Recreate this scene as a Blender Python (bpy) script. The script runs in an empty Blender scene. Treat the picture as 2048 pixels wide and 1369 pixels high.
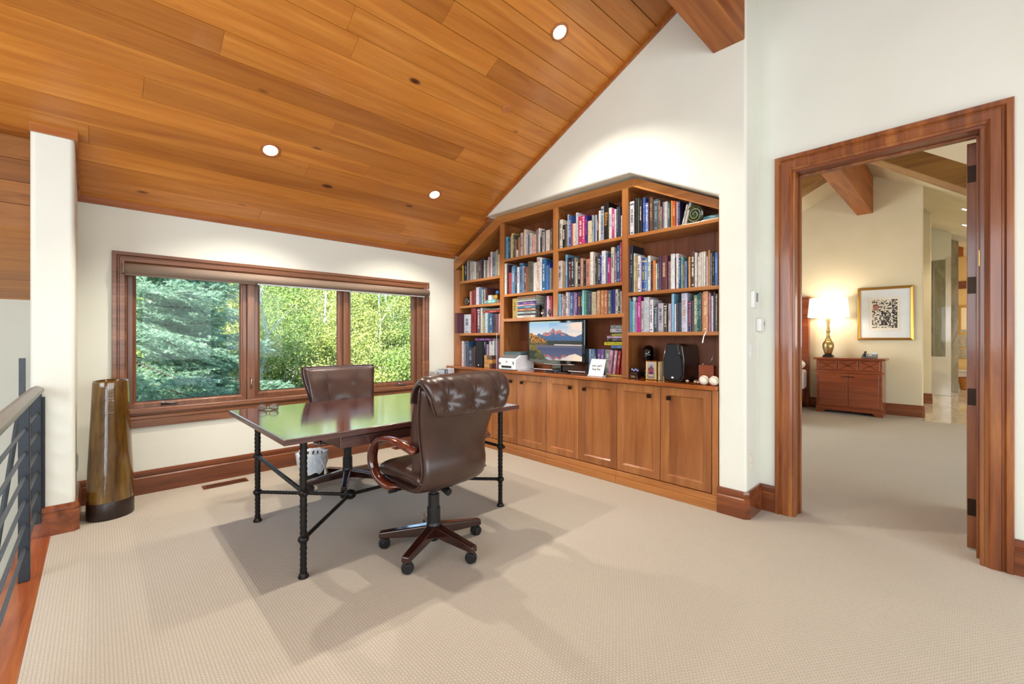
import bpy, bmesh, math, random
from math import radians as R, sin, cos, pi, sqrt
from mathutils import Vector, Matrix, noise
random.seed(7)
sc = bpy.context.scene
COL = sc.collection

# ------------------------------------------------------------------ camera, world, sun, added daylight, exposure
cam_d = bpy.data.cameras.new('camera'); cam = bpy.data.objects.new('camera', cam_d); COL.objects.link(cam)
cam.location = (0, 0, 1.28); cam.rotation_euler = (R(90), 0, R(46.2 - 90))
cam_d.sensor_width = 36; cam_d.lens = 36 * 868 / 2048; cam_d.shift_y = -8.5 / 2048; cam_d.clip_start = .05; cam_d.clip_end = 300
sc.camera = cam
sc.view_settings.view_transform = 'Standard'; sc.view_settings.look = 'None'
sc.view_settings.exposure = 0.13; sc.view_settings.gamma = 1.0; sc.view_settings.use_curve_mapping = False
sc.cycles.use_denoising = True
sc.cycles.max_bounces = 8; sc.cycles.diffuse_bounces = 5; sc.cycles.glossy_bounces = 4; sc.cycles.transparent_max_bounces = 12
sc.cycles.transmission_bounces = 4; sc.cycles.caustics_reflective = False; sc.cycles.caustics_refractive = False
sc.cycles.sample_clamp_indirect = 6.0

W = bpy.data.worlds.new('world'); sc.world = W; W.use_nodes = True
wn = W.node_tree; wn.nodes.clear()
wo = wn.nodes.new('ShaderNodeOutputWorld'); wb = wn.nodes.new('ShaderNodeBackground'); sk = wn.nodes.new('ShaderNodeTexSky')
sk.sky_type = 'NISHITA'; sk.sun_disc = False; sk.sun_elevation = R(42); sk.sun_rotation = R(215); sk.altitude = 2000
wb.inputs[1].default_value = 1.1
wn.links.new(sk.outputs[0], wb.inputs[0]); wn.links.new(wb.outputs[0], wo.inputs[0])

def light(name, kind, loc, rot, energy, color, parent=None, **kw):
    d = bpy.data.lights.new(name, kind); d.energy = energy; d.color = color
    for k, v in kw.items(): setattr(d, k, v)
    o = bpy.data.objects.new(name, d); COL.objects.link(o); o.location = loc; o.rotation_euler = rot
    if parent: o.parent = parent
    return o
SUN_DIR = Vector((-.62, -.62, .72))
sun = light('sun', 'SUN', (0, 0, 20), SUN_DIR.to_track_quat('Z', 'Y').to_euler(), 15.0, (1, .96, .88), angle=R(.6))
# area lights added before solid walls; the rear three stand in for unseen windows
for i, x in enumerate((-.2, 1.3, 2.8)):
    light('added_daylight', 'AREA', (x, -2.36, 1.65), (R(90), 0, 0), 38, (.82, .93, 1), shape='RECTANGLE', size=1.2, size_y=1.7)
light('added_daylight', 'AREA', (-2.62, 1.2, 2.0), (0, R(-90), 0), 125, (.82, .91, 1), shape='RECTANGLE', size=1.8, size_y=3.4)  # added side light at the solid stair hall wall, no opening there
light('added_daylight', 'AREA', (-1.5, -2.3, .4), (R(90), 0, 0), 75, (.88, .94, 1), shape='RECTANGLE', size=2.0, size_y=2.4)  # added to brighten the stairwell
light('added_daylight', 'AREA', (6.6, -4.3, 1.6), (R(90), 0, 0), 200, (.93, .96, 1), shape='RECTANGLE', size=3.6, size_y=2.0)  # added to light the bedroom from its solid south wall
light('added_daylight', 'AREA', (6.0, 4.5, 1.6), (R(-90), 0, 0), 110, (.93, .97, 1), shape='RECTANGLE', size=2.6, size_y=1.8)  # second light added to brighten the bedroom, before a solid wall
light('added_daylight', 'AREA', (15.0, -1.9, 1.9), (R(90), 0, 0), 60, (.98, .98, 1), shape='RECTANGLE', size=3.0, size_y=1.8)  # added to light the hall, no window built behind it

# ------------------------------------------------------------------ helpers
def tag(o, label=None, cat=None, group=None, kind=None):
    if label: o['label'] = label
    if cat: o['category'] = cat
    if group: o['group'] = group
    if kind: o['kind'] = kind
    return o
def thing(name, label, cat, loc=(0, 0, 0), rotz=0, group=None):
    o = bpy.data.objects.new(name, None); COL.objects.link(o); o.empty_display_size = .05
    o.location = loc; o.rotation_euler = (0, 0, rotz)
    return tag(o, label, cat, group)
def sthing(name):
    o = bpy.data.objects.new(name, None); COL.objects.link(o); o['kind'] = 'structure'; return o
def fin(name, bm, mat, parent=None, bevel=0, seg=2, smooth=False, world=False, angle=35):
    """one bmesh -> one mesh object; world=True: coordinates are world, moved under an unrotated parent"""
    me = bpy.data.meshes.new(name)
    bmesh.ops.recalc_face_normals(bm, faces=bm.faces)
    if world and parent is not None:
        v = Vector((0, 0, 0)); q = parent
        while q is not None: v += q.location; q = q.parent
        bmesh.ops.translate(bm, verts=bm.verts, vec=-v)
    bm.to_mesh(me); bm.free()
    if smooth:
        for p in me.polygons: p.use_smooth = True
    o = bpy.data.objects.new(name, me); COL.objects.link(o); o.parent = parent
    if mat: me.materials.append(mat)
    if bevel:
        m = o.modifiers.new('b', 'BEVEL'); m.width = bevel; m.segments = seg; m.limit_method = 'ANGLE'; m.angle_limit = R(angle)
        if seg > 2:
            for p in me.polygons: p.use_smooth = True
            m.harden_normals = True
    return o
def struct(name, bm, mat, parent=None, **k):
    o = fin(name, bm, mat, parent, **k); o['kind'] = 'structure'; return o
def B(): return bmesh.new()
def box(bm, x0, x1, y0, y1, z0, z1):
    vs = [bm.verts.new((x, y, z)) for z in (z0, z1) for x, y in ((x0, y0), (x1, y0), (x1, y1), (x0, y1))]
    for f in ((0, 1, 2, 3), (4, 5, 6, 7), (0, 1, 5, 4), (1, 2, 6, 5), (2, 3, 7, 6), (3, 0, 4, 7)): bm.faces.new([vs[i] for i in f])
    return vs
def bx(*a): bm = B(); box(bm, *a); return bm
def hexa(bm, pts):
    vs = [bm.verts.new(p) for p in pts]
    for f in ((0, 1, 2, 3), (4, 5, 6, 7), (0, 1, 5, 4), (1, 2, 6, 5), (2, 3, 7, 6), (3, 0, 4, 7)): bm.faces.new([vs[i] for i in f])
def prism(bm, poly, axis, a0, a1):
    """poly: 2D points; axis X: (y,z), Y: (x,z), Z: (x,y)"""
    def P(p, a): return {'X': (a, p[0], p[1]), 'Y': (p[0], a, p[1]), 'Z': (p[0], p[1], a)}[axis]
    A = [bm.verts.new(P(p, a0)) for p in poly]; C = [bm.verts.new(P(p, a1)) for p in poly]
    bm.faces.new(A); bm.faces.new(C[::-1]); n = len(poly)
    for i in range(n): bm.faces.new((A[i], A[(i + 1) % n], C[(i + 1) % n], C[i]))
def tube(bm, pts, rad, n=10, cap=True, squash=1):
    pts = [Vector(p) for p in pts]; rings = []
    if not hasattr(rad, '__len__'): rad = [rad] * len(pts)
    up = None
    for i, p in enumerate(pts):
        t = (pts[min(i + 1, len(pts) - 1)] - pts[max(i - 1, 0)]).normalized()
        if up is None:
            up = Vector((0, 0, 1)) if abs(t.z) < .9 else Vector((1, 0, 0))
        s = t.cross(up).normalized(); u = s.cross(t).normalized(); up = u
        rings.append([bm.verts.new(p + (s * cos(2 * pi * k / n) + u * sin(2 * pi * k / n) * squash) * rad[i]) for k in range(n)])
    for a, b in zip(rings, rings[1:]):
        for k in range(n): bm.faces.new((a[k], a[(k + 1) % n], b[(k + 1) % n], b[k]))
    if cap: bm.faces.new(rings[0]); bm.faces.new(rings[-1])
def lathe(bm, prof, c=(0, 0, 0), n=24, sx=1, sy=1, cap=True):
    rings = [[bm.verts.new((c[0] + r * cos(2 * pi * k / n) * sx, c[1] + r * sin(2 * pi * k / n) * sy, c[2] + z)) for k in range(n)] for r, z in prof]
    for a, b in zip(rings, rings[1:]):
        for k in range(n): bm.faces.new((a[k], a[(k + 1) % n], b[(k + 1) % n], b[k]))
    if cap: bm.faces.new(rings[0]); bm.faces.new(rings[-1])
def sph(c, r, s=(1, 1, 1), n=18):
    bm = B(); bmesh.ops.create_uvsphere(bm, u_segments=n, v_segments=max(6, n // 2 + 2), radius=r)
    bmesh.ops.scale(bm, verts=bm.verts, vec=s); bmesh.ops.translate(bm, verts=bm.verts, vec=c); return bm
def frame(bm, axis, plane, sgn, a0, a1, z0, z1, prof, open_bottom=False):
    """mitred moulding round a rectangle; prof: (inset from the outer edge, height off the plane)"""
    loops = []
    for d, h in prof:
        zb = z0 if open_bottom else z0 + d
        pts = [(a0 + d, zb), (a1 - d, zb), (a1 - d, z1 - d), (a0 + d, z1 - d)]
        loops.append([bm.verts.new((a, plane + sgn * h, z) if axis == 'Y' else (plane + sgn * h, a, z)) for a, z in pts])
    for A, C in zip(loops, loops[1:]):
        for k in range(4):
            if open_bottom and k == 0: continue
            bm.faces.new((A[k], A[(k + 1) % 4], C[(k + 1) % 4], C[k]))
def pillow(bm, path, hw, tout, tin, nu=20, pu=8, pv=8, curv=0, dimples=(), side=1, wr=0):
    """closed padded sheet: swept along path (y,z) in local space, half width hw(v), x across"""
    nv = len(path) - 1; half = sum(math.dist(a, b) for a, b in zip(path, path[1:])) / 2; P = [Vector((0, a, b)) for a, b in path]; N = []
    for i in range(nv + 1):
        t = (P[min(i + 1, nv)] - P[max(i - 1, 0)]).normalized(); N.append(Vector((0, -t.z, t.y)) * side)
    def pt(i, j, s):
        u = -1 + 2 * j / nu; v = -1 + 2 * i / nv
        f = max(0, 1 - abs(u) ** pu) ** .5 * max(0, 1 - abs(v) ** pv) ** .5
        w = hw(i / nv) if callable(hw) else hw
        x = u * w; h = (tout if s > 0 else -tin) * f
        if s > 0:
            for (dx, dv, dr, dd) in dimples:
                a_, b_ = (x - dx) / dr, (v - dv) * half / dr; r2 = a_ * a_ + b_ * b_; an = math.atan2(b_, a_)
                h -= dd * (math.exp(-r2 * 1.1) + .35 * math.exp(-r2 * 6)) + wr * dd * math.exp(-r2 * .45) * r2 ** .5 * sin(an * 9 + dx * 30) * .45
        p = P[i] + N[i] * h; p.x = x; p.y += curv * u * u * (1)
        return p
    gr = {}
    for i in range(nv + 1):
        for j in range(nu + 1):
            edge = i in (0, nv) or j in (0, nu)
            gr[i, j, 1] = bm.verts.new(pt(i, j, 1))
            gr[i, j, -1] = gr[i, j, 1] if edge else bm.verts.new(pt(i, j, -1))
    for i in range(nv):
        for j in range(nu):
            for s in (1, -1):
                q = [gr[i, j, s], gr[i + 1, j, s], gr[i + 1, j + 1, s], gr[i, j + 1, s]]
                try: bm.faces.new(q if s > 0 else q[::-1])
                except ValueError: pass
    def edge_pts():
        e = [gr[i, 0, 1].co.copy() for i in range(nv + 1)] + [gr[nv, j, 1].co.copy() for j in range(nu + 1)] + \
            [gr[i, nu, 1].co.copy() for i in range(nv, -1, -1)] + [gr[0, j, 1].co.copy() for j in range(nu, -1, -1)]
        out = [e[0]]
        for p in e[1:]:
            if (p - out[-1]).length > .004: out.append(p)
        return out
    return edge_pts()
def smooth_path(pts, n):
    """Catmull-Rom through 2D or 3D points"""
    P = [Vector(p) if len(p) == 3 else Vector((p[0], p[1], 0)) for p in pts]; k = len(P) - 1; out = []
    for s in range(n + 1):
        t = s / n * k; i = min(int(t), k - 1); f = t - i
        a = P[max(i - 1, 0)]; b = P[i]; c = P[i + 1]; d = P[min(i + 2, k)]
        q = .5 * ((2 * b) + (c - a) * f + (2 * a - 5 * b + 4 * c - d) * f * f + (3 * b - a - 3 * c + d) * f ** 3)
        out.append(tuple(q) if len(pts[0]) == 3 else (q.x, q.y))
    return out
def dup(root, loc=None, rotz=None, label=None):
    r = root.copy(); COL.objects.link(r)
    if loc is not None: r.location = loc
    if rotz is not None: r.rotation_euler = (0, 0, rotz)
    if label: r['label'] = label
    def rec(a, b):
        for ch in list(a.children):
            c = ch.copy(); COL.objects.link(c); c.parent = b; rec(ch, c)
    rec(root, r); return r
def text(name, s, size, mat, parent, M, depth=.0006, align='CENTER'):
    cu = bpy.data.curves.new('t', 'FONT'); cu.body = s; cu.size = size; cu.extrude = depth; cu.align_x = align; cu.align_y = 'CENTER'; cu.resolution_u = 2
    ob = bpy.data.objects.new('t', cu); COL.objects.link(ob)
    bpy.context.view_layer.update()
    me = bpy.data.meshes.new_from_object(ob.evaluated_get(bpy.context.evaluated_depsgraph_get())); bpy.data.objects.remove(ob)
    me.transform(M); me.materials.clear(); me.materials.append(mat)
    o = bpy.data.objects.new(name, me); COL.objects.link(o); o.parent = parent; return o

# ------------------------------------------------------------------ materials
def hexc(h):
    c = [int(h[i:i + 2], 16) / 255 for i in (0, 2, 4)]
    return tuple((x / 12.92 if x <= .04045 else ((x + .055) / 1.055) ** 2.4) for x in c) + (1,)
def newmat(name):
    m = bpy.data.materials.new(name); m.use_nodes = True; n = m.node_tree
    b = n.nodes['Principled BSDF']; return m, n, b
def L(n, a, b): n.links.new(a, b)
def ramp(n, fac, stops):
    r = n.nodes.new('ShaderNodeValToRGB'); e = r.color_ramp.elements
    while len(e) < len(stops): e.new(.5)
    for k, (p, c) in zip(e, stops): k.position = p; k.color = c if len(c) == 4 else (*c, 1)
    L(n, fac, r.inputs[0]); return r.outputs[0]
def coords(n, scale=(1, 1, 1), rnd=False, kind='World'):
    tc = n.nodes.new('ShaderNodeTexCoord' if kind == 'Object' else 'ShaderNodeNewGeometry'); kind = 'Object' if kind == 'Object' else 'Position'; mp = n.nodes.new('ShaderNodeMapping'); mp.inputs['Scale'].default_value = scale
    src = tc.outputs[kind]
    if rnd:
        oi = n.nodes.new('ShaderNodeObjectInfo'); v = n.nodes.new('ShaderNodeVectorMath'); v.operation = 'ADD'
        mu = n.nodes.new('ShaderNodeMath'); mu.operation = 'MULTIPLY'; mu.inputs[1].default_value = 37.3
        L(n, oi.outputs['Random'], mu.inputs[0]); L(n, src, v.inputs[0]); L(n, mu.outputs[0], v.inputs[1]); src = v.outputs[0]
    L(n, src, mp.inputs[0]); return mp.outputs[0]
def nz(n, vec, scale, detail=4, rough=.55, dist=0):
    t = n.nodes.new('ShaderNodeTexNoise'); t.inputs['Scale'].default_value = scale; t.inputs['Detail'].default_value = detail
    t.inputs['Roughness'].default_value = rough; t.inputs['Distortion'].default_value = dist; L(n, vec, t.inputs['Vector']); return t.outputs[0]
def bump(n, b, h, strength=.1, dist=.01):
    k = n.nodes.new('ShaderNodeBump'); k.inputs['Strength'].default_value = strength; k.inputs['Distance'].default_value = dist
    L(n, h, k.inputs['Height']); L(n, k.outputs[0], b.inputs['Normal'])
def mixc(n, fac, a, c, mode='MIX'):
    m = n.nodes.new('ShaderNodeMix'); m.data_type = 'RGBA'; m.blend_type = mode
    if hasattr(fac, 'node'): L(n, fac, m.inputs[0])
    else: m.inputs[0].default_value = fac
    for v, i in ((a, 6), (c, 7)):
        if hasattr(v, 'node'): L(n, v, m.inputs[i])
        else: m.inputs[i].default_value = v
    return m.outputs[2]
def plain(name, col, rough=.5, metal=0, bumps=None, var=0, coat=0, emit=0, ior=None):
    m, n, b = newmat(name); c = hexc(col) if isinstance(col, str) else (*col, 1)
    v = coords(n); t = nz(n, v, 9 if not bumps else bumps[0], 3)
    d = tuple(x * (1 - max(var, .04)) for x in c[:3]) + (1,)
    L(n, ramp(n, t, [(.3, d), (.7, c)]), b.inputs['Base Color'])
    b.inputs['Roughness'].default_value = rough; b.inputs['Metallic'].default_value = metal; b.inputs['Coat Weight'].default_value = coat
    if ior: b.inputs['IOR'].default_value = ior
    if bumps: bump(n, b, t, bumps[1], bumps[2])
    if emit: b.inputs['Emission Color'].default_value = c; b.inputs['Emission Strength'].default_value = emit
    return m
def wood(name, dark, mid, lite, axis='X', rough=.35, coat=.2, rnd=False, fine=1.0, blotch=.5, knots=False, ior=None, coatr=.1):
    m, n, b = newmat(name)
    k = {'X': (.9, 14, 14), 'Y': (14, .9, 14), 'Z': (14, 14, .9)}[axis]
    k2 = {'X': (.5, 3, 3), 'Y': (3, .5, 3), 'Z': (3, 3, .5)}[axis]
    v = coords(n, tuple(x * fine for x in k), rnd); g = nz(n, v, 1.6, 8, .62, .9)
    w = coords(n, k2, rnd); bl = nz(n, w, 1.3, 3, .5, .4)
    D, Mi, Li = hexc(dark), hexc(mid), hexc(lite)
    c = ramp(n, g, [(.28, D), (.5, Mi), (.74, Li)])
    c2 = ramp(n, bl, [(.3, (.62, .58, .55, 1)), (.62, (1, 1, 1, 1))])
    c = mixc(n, blotch, c, c2, 'MULTIPLY')
    if rnd:
        oi = n.nodes.new('ShaderNodeObjectInfo'); r = ramp(n, oi.outputs['Random'], [(0, (.70, .64, .60, 1)), (.35, (.93, .9, .86, 1)), (.7, (1.0, 1.0, 1.0, 1)), (1, (1.18, 1.16, 1.1, 1))])
        c = mixc(n, .8, c, r, 'MULTIPLY')
    if knots:
        vo = n.nodes.new('ShaderNodeTexVoronoi'); vo.inputs['Scale'].default_value = 1.0
        kk = {'X': (1.4, 3.2, 3.2), 'Y': (3.2, 1.4, 3.2), 'Z': (3.2, 3.2, 1.4)}[axis]
        L(n, coords(n, kk, rnd), vo.inputs['Vector'])
        kf = ramp(n, vo.outputs['Distance'], [(.0, (1, 1, 1, 1)), (.045, (1, 1, 1, 1)), (.085, (0, 0, 0, 1))])
        c = mixc(n, kf, c, hexc('4a1c06'))
    L(n, c, b.inputs['Base Color']); b.inputs['Roughness'].default_value = rough
    b.inputs['Coat Weight'].default_value = coat; b.inputs['Coat Roughness'].default_value = coatr
    if ior: b.inputs['IOR'].default_value = ior
    bump(n, b, g, .06, .004); return m

M = {}
def build_mats():
    m, n, b = newmat('wall_paint'); v = coords(n); t = nz(n, v, 26, 3)
    L(n, ramp(n, nz(n, v, 2.0, 2), [(.3, hexc('e0e3d8')), (.7, hexc('e5e8de'))]), b.inputs['Base Color']); b.inputs['Roughness'].default_value = .85
    bump(n, b, t, .05, .004); M['wall'] = m
    m, n, b = newmat('bedroom_paint'); v = coords(n); t = nz(n, v, 26, 3)
    L(n, ramp(n, nz(n, v, 2.0, 2), [(.3, hexc('dcd1b4')), (.7, hexc('e2d8bd'))]), b.inputs['Base Color']); b.inputs['Roughness'].default_value = .85
    bump(n, b, t, .05, .004); M['cream'] = m
    M['yellow_wall'] = plain('yellow_wall', 'd9b878', .8)
    # carpet: woven rows running along Y
    m, n, b = newmat('carpet'); tc = coords(n)
    br = n.nodes.new('ShaderNodeTexBrick'); br.offset = .5; br.inputs['Scale'].default_value = 1
    mp = n.nodes.new('ShaderNodeMapping'); mp.inputs['Rotation'].default_value = (0, 0, R(90)); L(n, tc, mp.inputs[0]); L(n, mp.outputs[0], br.inputs['Vector'])
    br.inputs['Brick Width'].default_value = .016; br.inputs['Row Height'].default_value = .0125; br.inputs['Mortar Size'].default_value = .0026; br.inputs['Mortar Smooth'].default_value = .6
    br.inputs['Color1'].default_value = (1, 1, 1, 1); br.inputs['Color2'].default_value = (.88, .88, .88, 1); br.inputs['Mortar'].default_value = (.45, .45, .45, 1)
    f = nz(n, tc, 260, 2, .7); big = nz(n, tc, 1.3, 3)
    base = ramp(n, f, [(.3, hexc('ada493')), (.7, hexc('d0c8b7'))])
    base = mixc(n, .45, base, br.outputs['Color'], 'MULTIPLY')
    base = mixc(n, .5, base, ramp(n, big, [(.3, (.93, .92, .90, 1)), (.7, (1.03, 1.02, 1.01, 1))]), 'MULTIPLY')
    L(n, base, b.inputs['Base Color']); b.inputs['Roughness'].default_value = .95; b.inputs['Sheen Weight'].default_value = .15
    mx = n.nodes.new('ShaderNodeMath'); mx.operation = 'ADD'; L(n, br.outputs['Color'], mx.inputs[0]); L(n, f, mx.inputs[1])
    bump(n, b, mx.outputs[0], .5, .004); M['carpet'] = m
    M['ceil'] = wood('ceiling_wood', 'ac6424', 'c47c30', 'd69042', 'X', .36, .25, True, .55, .30, True)
    M['ceil_trim'] = wood('ceiling_trim', '8a4c18', 'a8622a', 'b87438', 'X', .4, .2)
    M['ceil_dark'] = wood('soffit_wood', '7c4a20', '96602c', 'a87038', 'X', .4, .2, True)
    M['trimX'] = wood('trim_wood_x', '4c2412', '6e3a1e', '8a4e2a', 'X', .3, .4, False, .6, .55)
    M['trimY'] = wood('trim_wood_y', '55280f', '7c4020', '9a5a32', 'Y', .28, .4, False, .6, .6)
    M['trimZ'] = wood('trim_wood_z', '54280e', '8a4a1e', 'b07034', 'Z', .34, .4, False, .6, .75)
    M['winX'] = wood('window_wood_x', '5c3a26', '805338', '9c6c4c', 'X', .35, .3, False, .6, .5)
    M['winZ'] = wood('window_wood_z', '5c3a28', '7e533a', '986a50', 'Z', .35, .3, False, .6, .5)
    M['cabZ'] = wood('cabinet_wood_z', '8a5028', 'a46838', 'ba8048', 'Z', .32, .35, True, .45, .45)
    M['cabY'] = wood('cabinet_wood_y', '92582a', 'ac6e38', 'c2864a', 'Y', .32, .35, False, .5, .4)
    M['cabtop'] = wood('worktop_wood', '7c3e18', '9c5626', 'b26c36', 'Y', .13, .6, False, .5, .4)
    M['cabback'] = wood('cabinet_back', '6a3818', '83492a', '955a34', 'Z', .5, .1, True, .35, .5)
    M['beam'] = wood('beam_wood', '7a3c14', 'a05c22', 'b87236', 'X', .6, 0, False, .45, .6)
    M['beamY'] = wood('beam_wood_y', '7a5226', '9c7038', 'b08648', 'Y', .6, 0, False, .45, .5)
    M['ns'] = wood('nightstand_wood', '6a2c14', '8a4220', '9e5632', 'Y', .3, .4, False, .5, .5)
    M['floorwood'] = wood('landing_wood', '6e3010', '9c5020', 'b87034', 'Y', .25, .5, False, .5, .5)
    M['mahog'] = wood('mahogany', '1a0805', '2c0f0a', '3a160e', 'X', .15, .9, False, .6, .4)
    M['armwood'] = wood('arm_wood', '34120a', '561f0e', '743014', 'Z', .14, .9, False, .5, .4)
    M['desk'] = wood('desk_wood', '2e0c08', '48160e', '602418', 'X', .10, 1.0, False, .8, .3, ior=2.7, coatr=.12)
    M['deskedge'] = wood('desk_edge', '3c2018', '54302a', '68403a', 'X', .35, .4)
    m, n, b = newmat('leather'); v = coords(n); t = nz(n, v, 160, 3, .6)
    L(n, ramp(n, nz(n, v, 6, 3), [(.3, hexc('33201a')), (.7, hexc('432c24'))]), b.inputs['Base Color']); b.inputs['Roughness'].default_value = .33
    b.inputs['Coat Weight'].default_value = .3; b.inputs['Coat Roughness'].default_value = .2; bump(n, b, t, .12, .002); M['leather'] = m
    M['iron'] = plain('hammered_iron', '2c2a28', .42, .7, (90, .5, .003), .5)
    M['railiron'] = plain('rail_steel', '565d64', .5, .4, (40, .1, .002), .2)
    M['railpost'] = plain('post_steel', '2e343c', .45, .4, (40, .1, .002), .2)
    M['railtop'] = plain('handrail_pewter', '8b8982', .45, .3, (30, .05, .002), .25)
    M['blackpl'] = plain('black_plastic', '141416', .4)
    M['gloss'] = plain('black_gloss', '060608', .06, 0, None, 0, 1)
    M['cloth'] = plain('speaker_cloth', '10141c', .8, 0, (400, .3, .001))
    M['white'] = plain('white_plastic', 'e6ebf0', .35)
    M['whitepaint'] = plain('switch_white', 'e8e9e6', .4)
    M['grey'] = plain('grey_plastic', '6a6a6c', .4)
    M['chrome'] = plain('chrome', 'd8d8da', .12, 1)
    M['steel'] = plain('brushed_steel', '9a9894', .3, 1)
    M['bronze'] = plain('dark_bronze', '33241a', .4, .8, (60, .2, .002))
    M['gold'] = plain('gilt', 'c89a4c', .28, .9, (50, .1, .001))
    M['brass'] = plain('aged_brass', 'b09a68', .3, .85)
    M['paper'] = plain('paper', 'e8e2d2', .8, 0, (300, .2, .001))
    M['shade_fab'] = plain('roller_shade_fabric', '8c7868', .7, 0, (200, .15, .001))
    M['bag'] = plain('bin_liner', 'e2eaf2', .35, 0, (25, .8, .02))
    M['marble'] = plain('marble', 'd8d3c8', .15, 0, (3, .0, .001), .2, .5)
    m, n, b = newmat('marble_floor'); v = coords(n, (1, 4, 1)); t = nz(n, v, 1.4, 5, .6, 1.5)
    L(n, ramp(n, t, [(.3, hexc('b8a58a')), (.6, hexc('d8cbb4'))]), b.inputs['Base Color']); b.inputs['Roughness'].default_value = .08; M['mfloor'] = m
    m, n, b = newmat('stone_panel'); v = coords(n, (1, 2, .6)); t = nz(n, v, 3, 6, .65, 1)
    L(n, ramp(n, t, [(.3, hexc('8c7f66')), (.65, hexc('b3a88c'))]), b.inputs['Base Color']); b.inputs['Roughness'].default_value = .2; M['stone'] = m
    # ceramic vase: olive-brown glaze with streaks
    m, n, b = newmat('vase_glaze'); v = coords(n, (7, 7, 1.1)); t = nz(n, v, 1.6, 5, .6, .8)
    L(n, ramp(n, t, [(.3, hexc('35200a')), (.5, hexc('573c12')), (.7, hexc('745822'))]), b.inputs['Base Color']); b.inputs['Roughness'].default_value = .12
    b.inputs['Coat Weight'].default_value = .8; bump(n, b, nz(n, coords(n, (3, 3, 14)), 3, 3), .12, .01); M['vase'] = m
    M['vasefoot'] = plain('vase_foot', '2c1f1a', .3, 0, (12, .1, .01), .3)
    # glass
    m, n, b = newmat('window_glass'); n.nodes.remove(b); o = n.nodes['Material Output']
    tr = n.nodes.new('ShaderNodeBsdfTransparent'); tr.inputs[0].default_value = (.93, .97, .95, 1); gl = n.nodes.new('ShaderNodeBsdfGlossy'); gl.inputs['Roughness'].default_value = .02
    fr = n.nodes.new('ShaderNodeFresnel'); fr.inputs[0].default_value = 1.22; mx = n.nodes.new('ShaderNodeMixShader')
    L(n, fr.outputs[0], mx.inputs[0]); L(n, tr.outputs[0], mx.inputs[1]); L(n, gl.outputs[0], mx.inputs[2]); L(n, mx.outputs[0], o.inputs[0]); M['glass'] = m
    m, n, b = newmat('clear_glass'); b.inputs['Transmission Weight'].default_value = .92; b.inputs['Roughness'].default_value = .03; b.inputs['Base Color'].default_value = (.95, .97, .97, 1); M['crystal'] = m
    m, n, b = newmat('green_glass_glaze'); v = coords(n); L(n, ramp(n, nz(n, v, 18, 4), [(.35, hexc('12200c')), (.6, hexc('34441c')), (.8, hexc('5c6c40'))]), b.inputs['Base Color']); b.inputs['Roughness'].default_value = .06; b.inputs['Coat Weight'].default_value = 1; M['greenglaze'] = m
    # object-coloured materials
    def oc(name, rough, coat=0, var=.1):
        m, n, b = newmat(name); oi = n.nodes.new('ShaderNodeObjectInfo'); v = coords(n, (1, 1, 1), True)
        t = nz(n, v, 38, 4, .75); c = mixc(n, 1, oi.outputs['Color'], ramp(n, t, [(.32, (.84 - var * 2,) * 3 + (1,)), (.62, (.84, .84, .85, 1))]), 'MULTIPLY')
        L(n, c, b.inputs['Base Color']); b.inputs['Roughness'].default_value = rough; b.inputs['Coat Weight'].default_value = coat; return m
    M['cover'] = oc('book_cover', .4, .15, .17); M['ink'] = oc('spine_print', .5, 0, .02)
    M['leaf_g'] = leafmat('aspen_leaf', '5c6c2c', 'a8ac5c', 'f2e8b8'); M['leaf_d'] = leafmat('shrub_leaf', '3c5628', '869a50', 'dcdc9c')
    M['needle'] = leafmat('spruce_needle', '3c5a44', '96b496', 'eaf2e0'); M['bark'] = plain('aspen_bark', 'b8b8a4', .8, 0, (20, .5, .01), .4)
    M['sbark'] = plain('spruce_bark', '4c3a2c', .9, 0, (30, .6, .01), .4)
    m, n, b = newmat('hillside'); v = coords(n); L(n, ramp(n, nz(n, v, 1.5, 6), [(.3, hexc('7a7258')), (.55, hexc('a89878')), (.75, hexc('d8c4ac'))]), b.inputs['Base Color']); b.inputs['Roughness'].default_value = .95; M['hill'] = m
    M['rock'] = plain('boulder_rock', 'd2bda6', .9, 0, (6, .8, .05), .35)
    M['shade'] = plain('lamp_shade', 'fff4e2', .8, 0, None, 0, 0, 1.3)
    M['glow'] = plain('lamp_glow', 'fff2dc', .5, 0, None, 0, 0, 14)
    M['hallglow'] = plain('hall_lamp_glow', 'fff4e4', .5, 0, None, 0, 0, 5)
    M['linen'] = plain('bed_linen', 'ece8ea', .8, 0, (14, .3, .02))
    M['photo'] = plain('photo_print', '8f8a92', .4, 0, (60, 0, .001), .6)
    M['red'] = plain('navy_red', '7a2030', .5)
def leafmat(name, a, c, e):
    m, n, b = newmat(name); v = coords(n, (1, 1, 1), True); t = nz(n, v, 13, 4, .85)
    col = ramp(n, t, [(.32, hexc(a)), (.52, hexc(c)), (.72, hexc(e))]); n.nodes.remove(b); o = n.nodes['Material Output']
    d = n.nodes.new('ShaderNodeBsdfDiffuse'); tl = n.nodes.new('ShaderNodeBsdfTranslucent'); mx = n.nodes.new('ShaderNodeMixShader'); mx.inputs[0].default_value = .22
    L(n, col, d.inputs[0]); L(n, col, tl.inputs[0]); L(n, d.outputs[0], mx.inputs[1]); L(n, tl.outputs[0], mx.inputs[2]); L(n, mx.outputs[0], o.inputs[0]); return m
build_mats()
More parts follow.
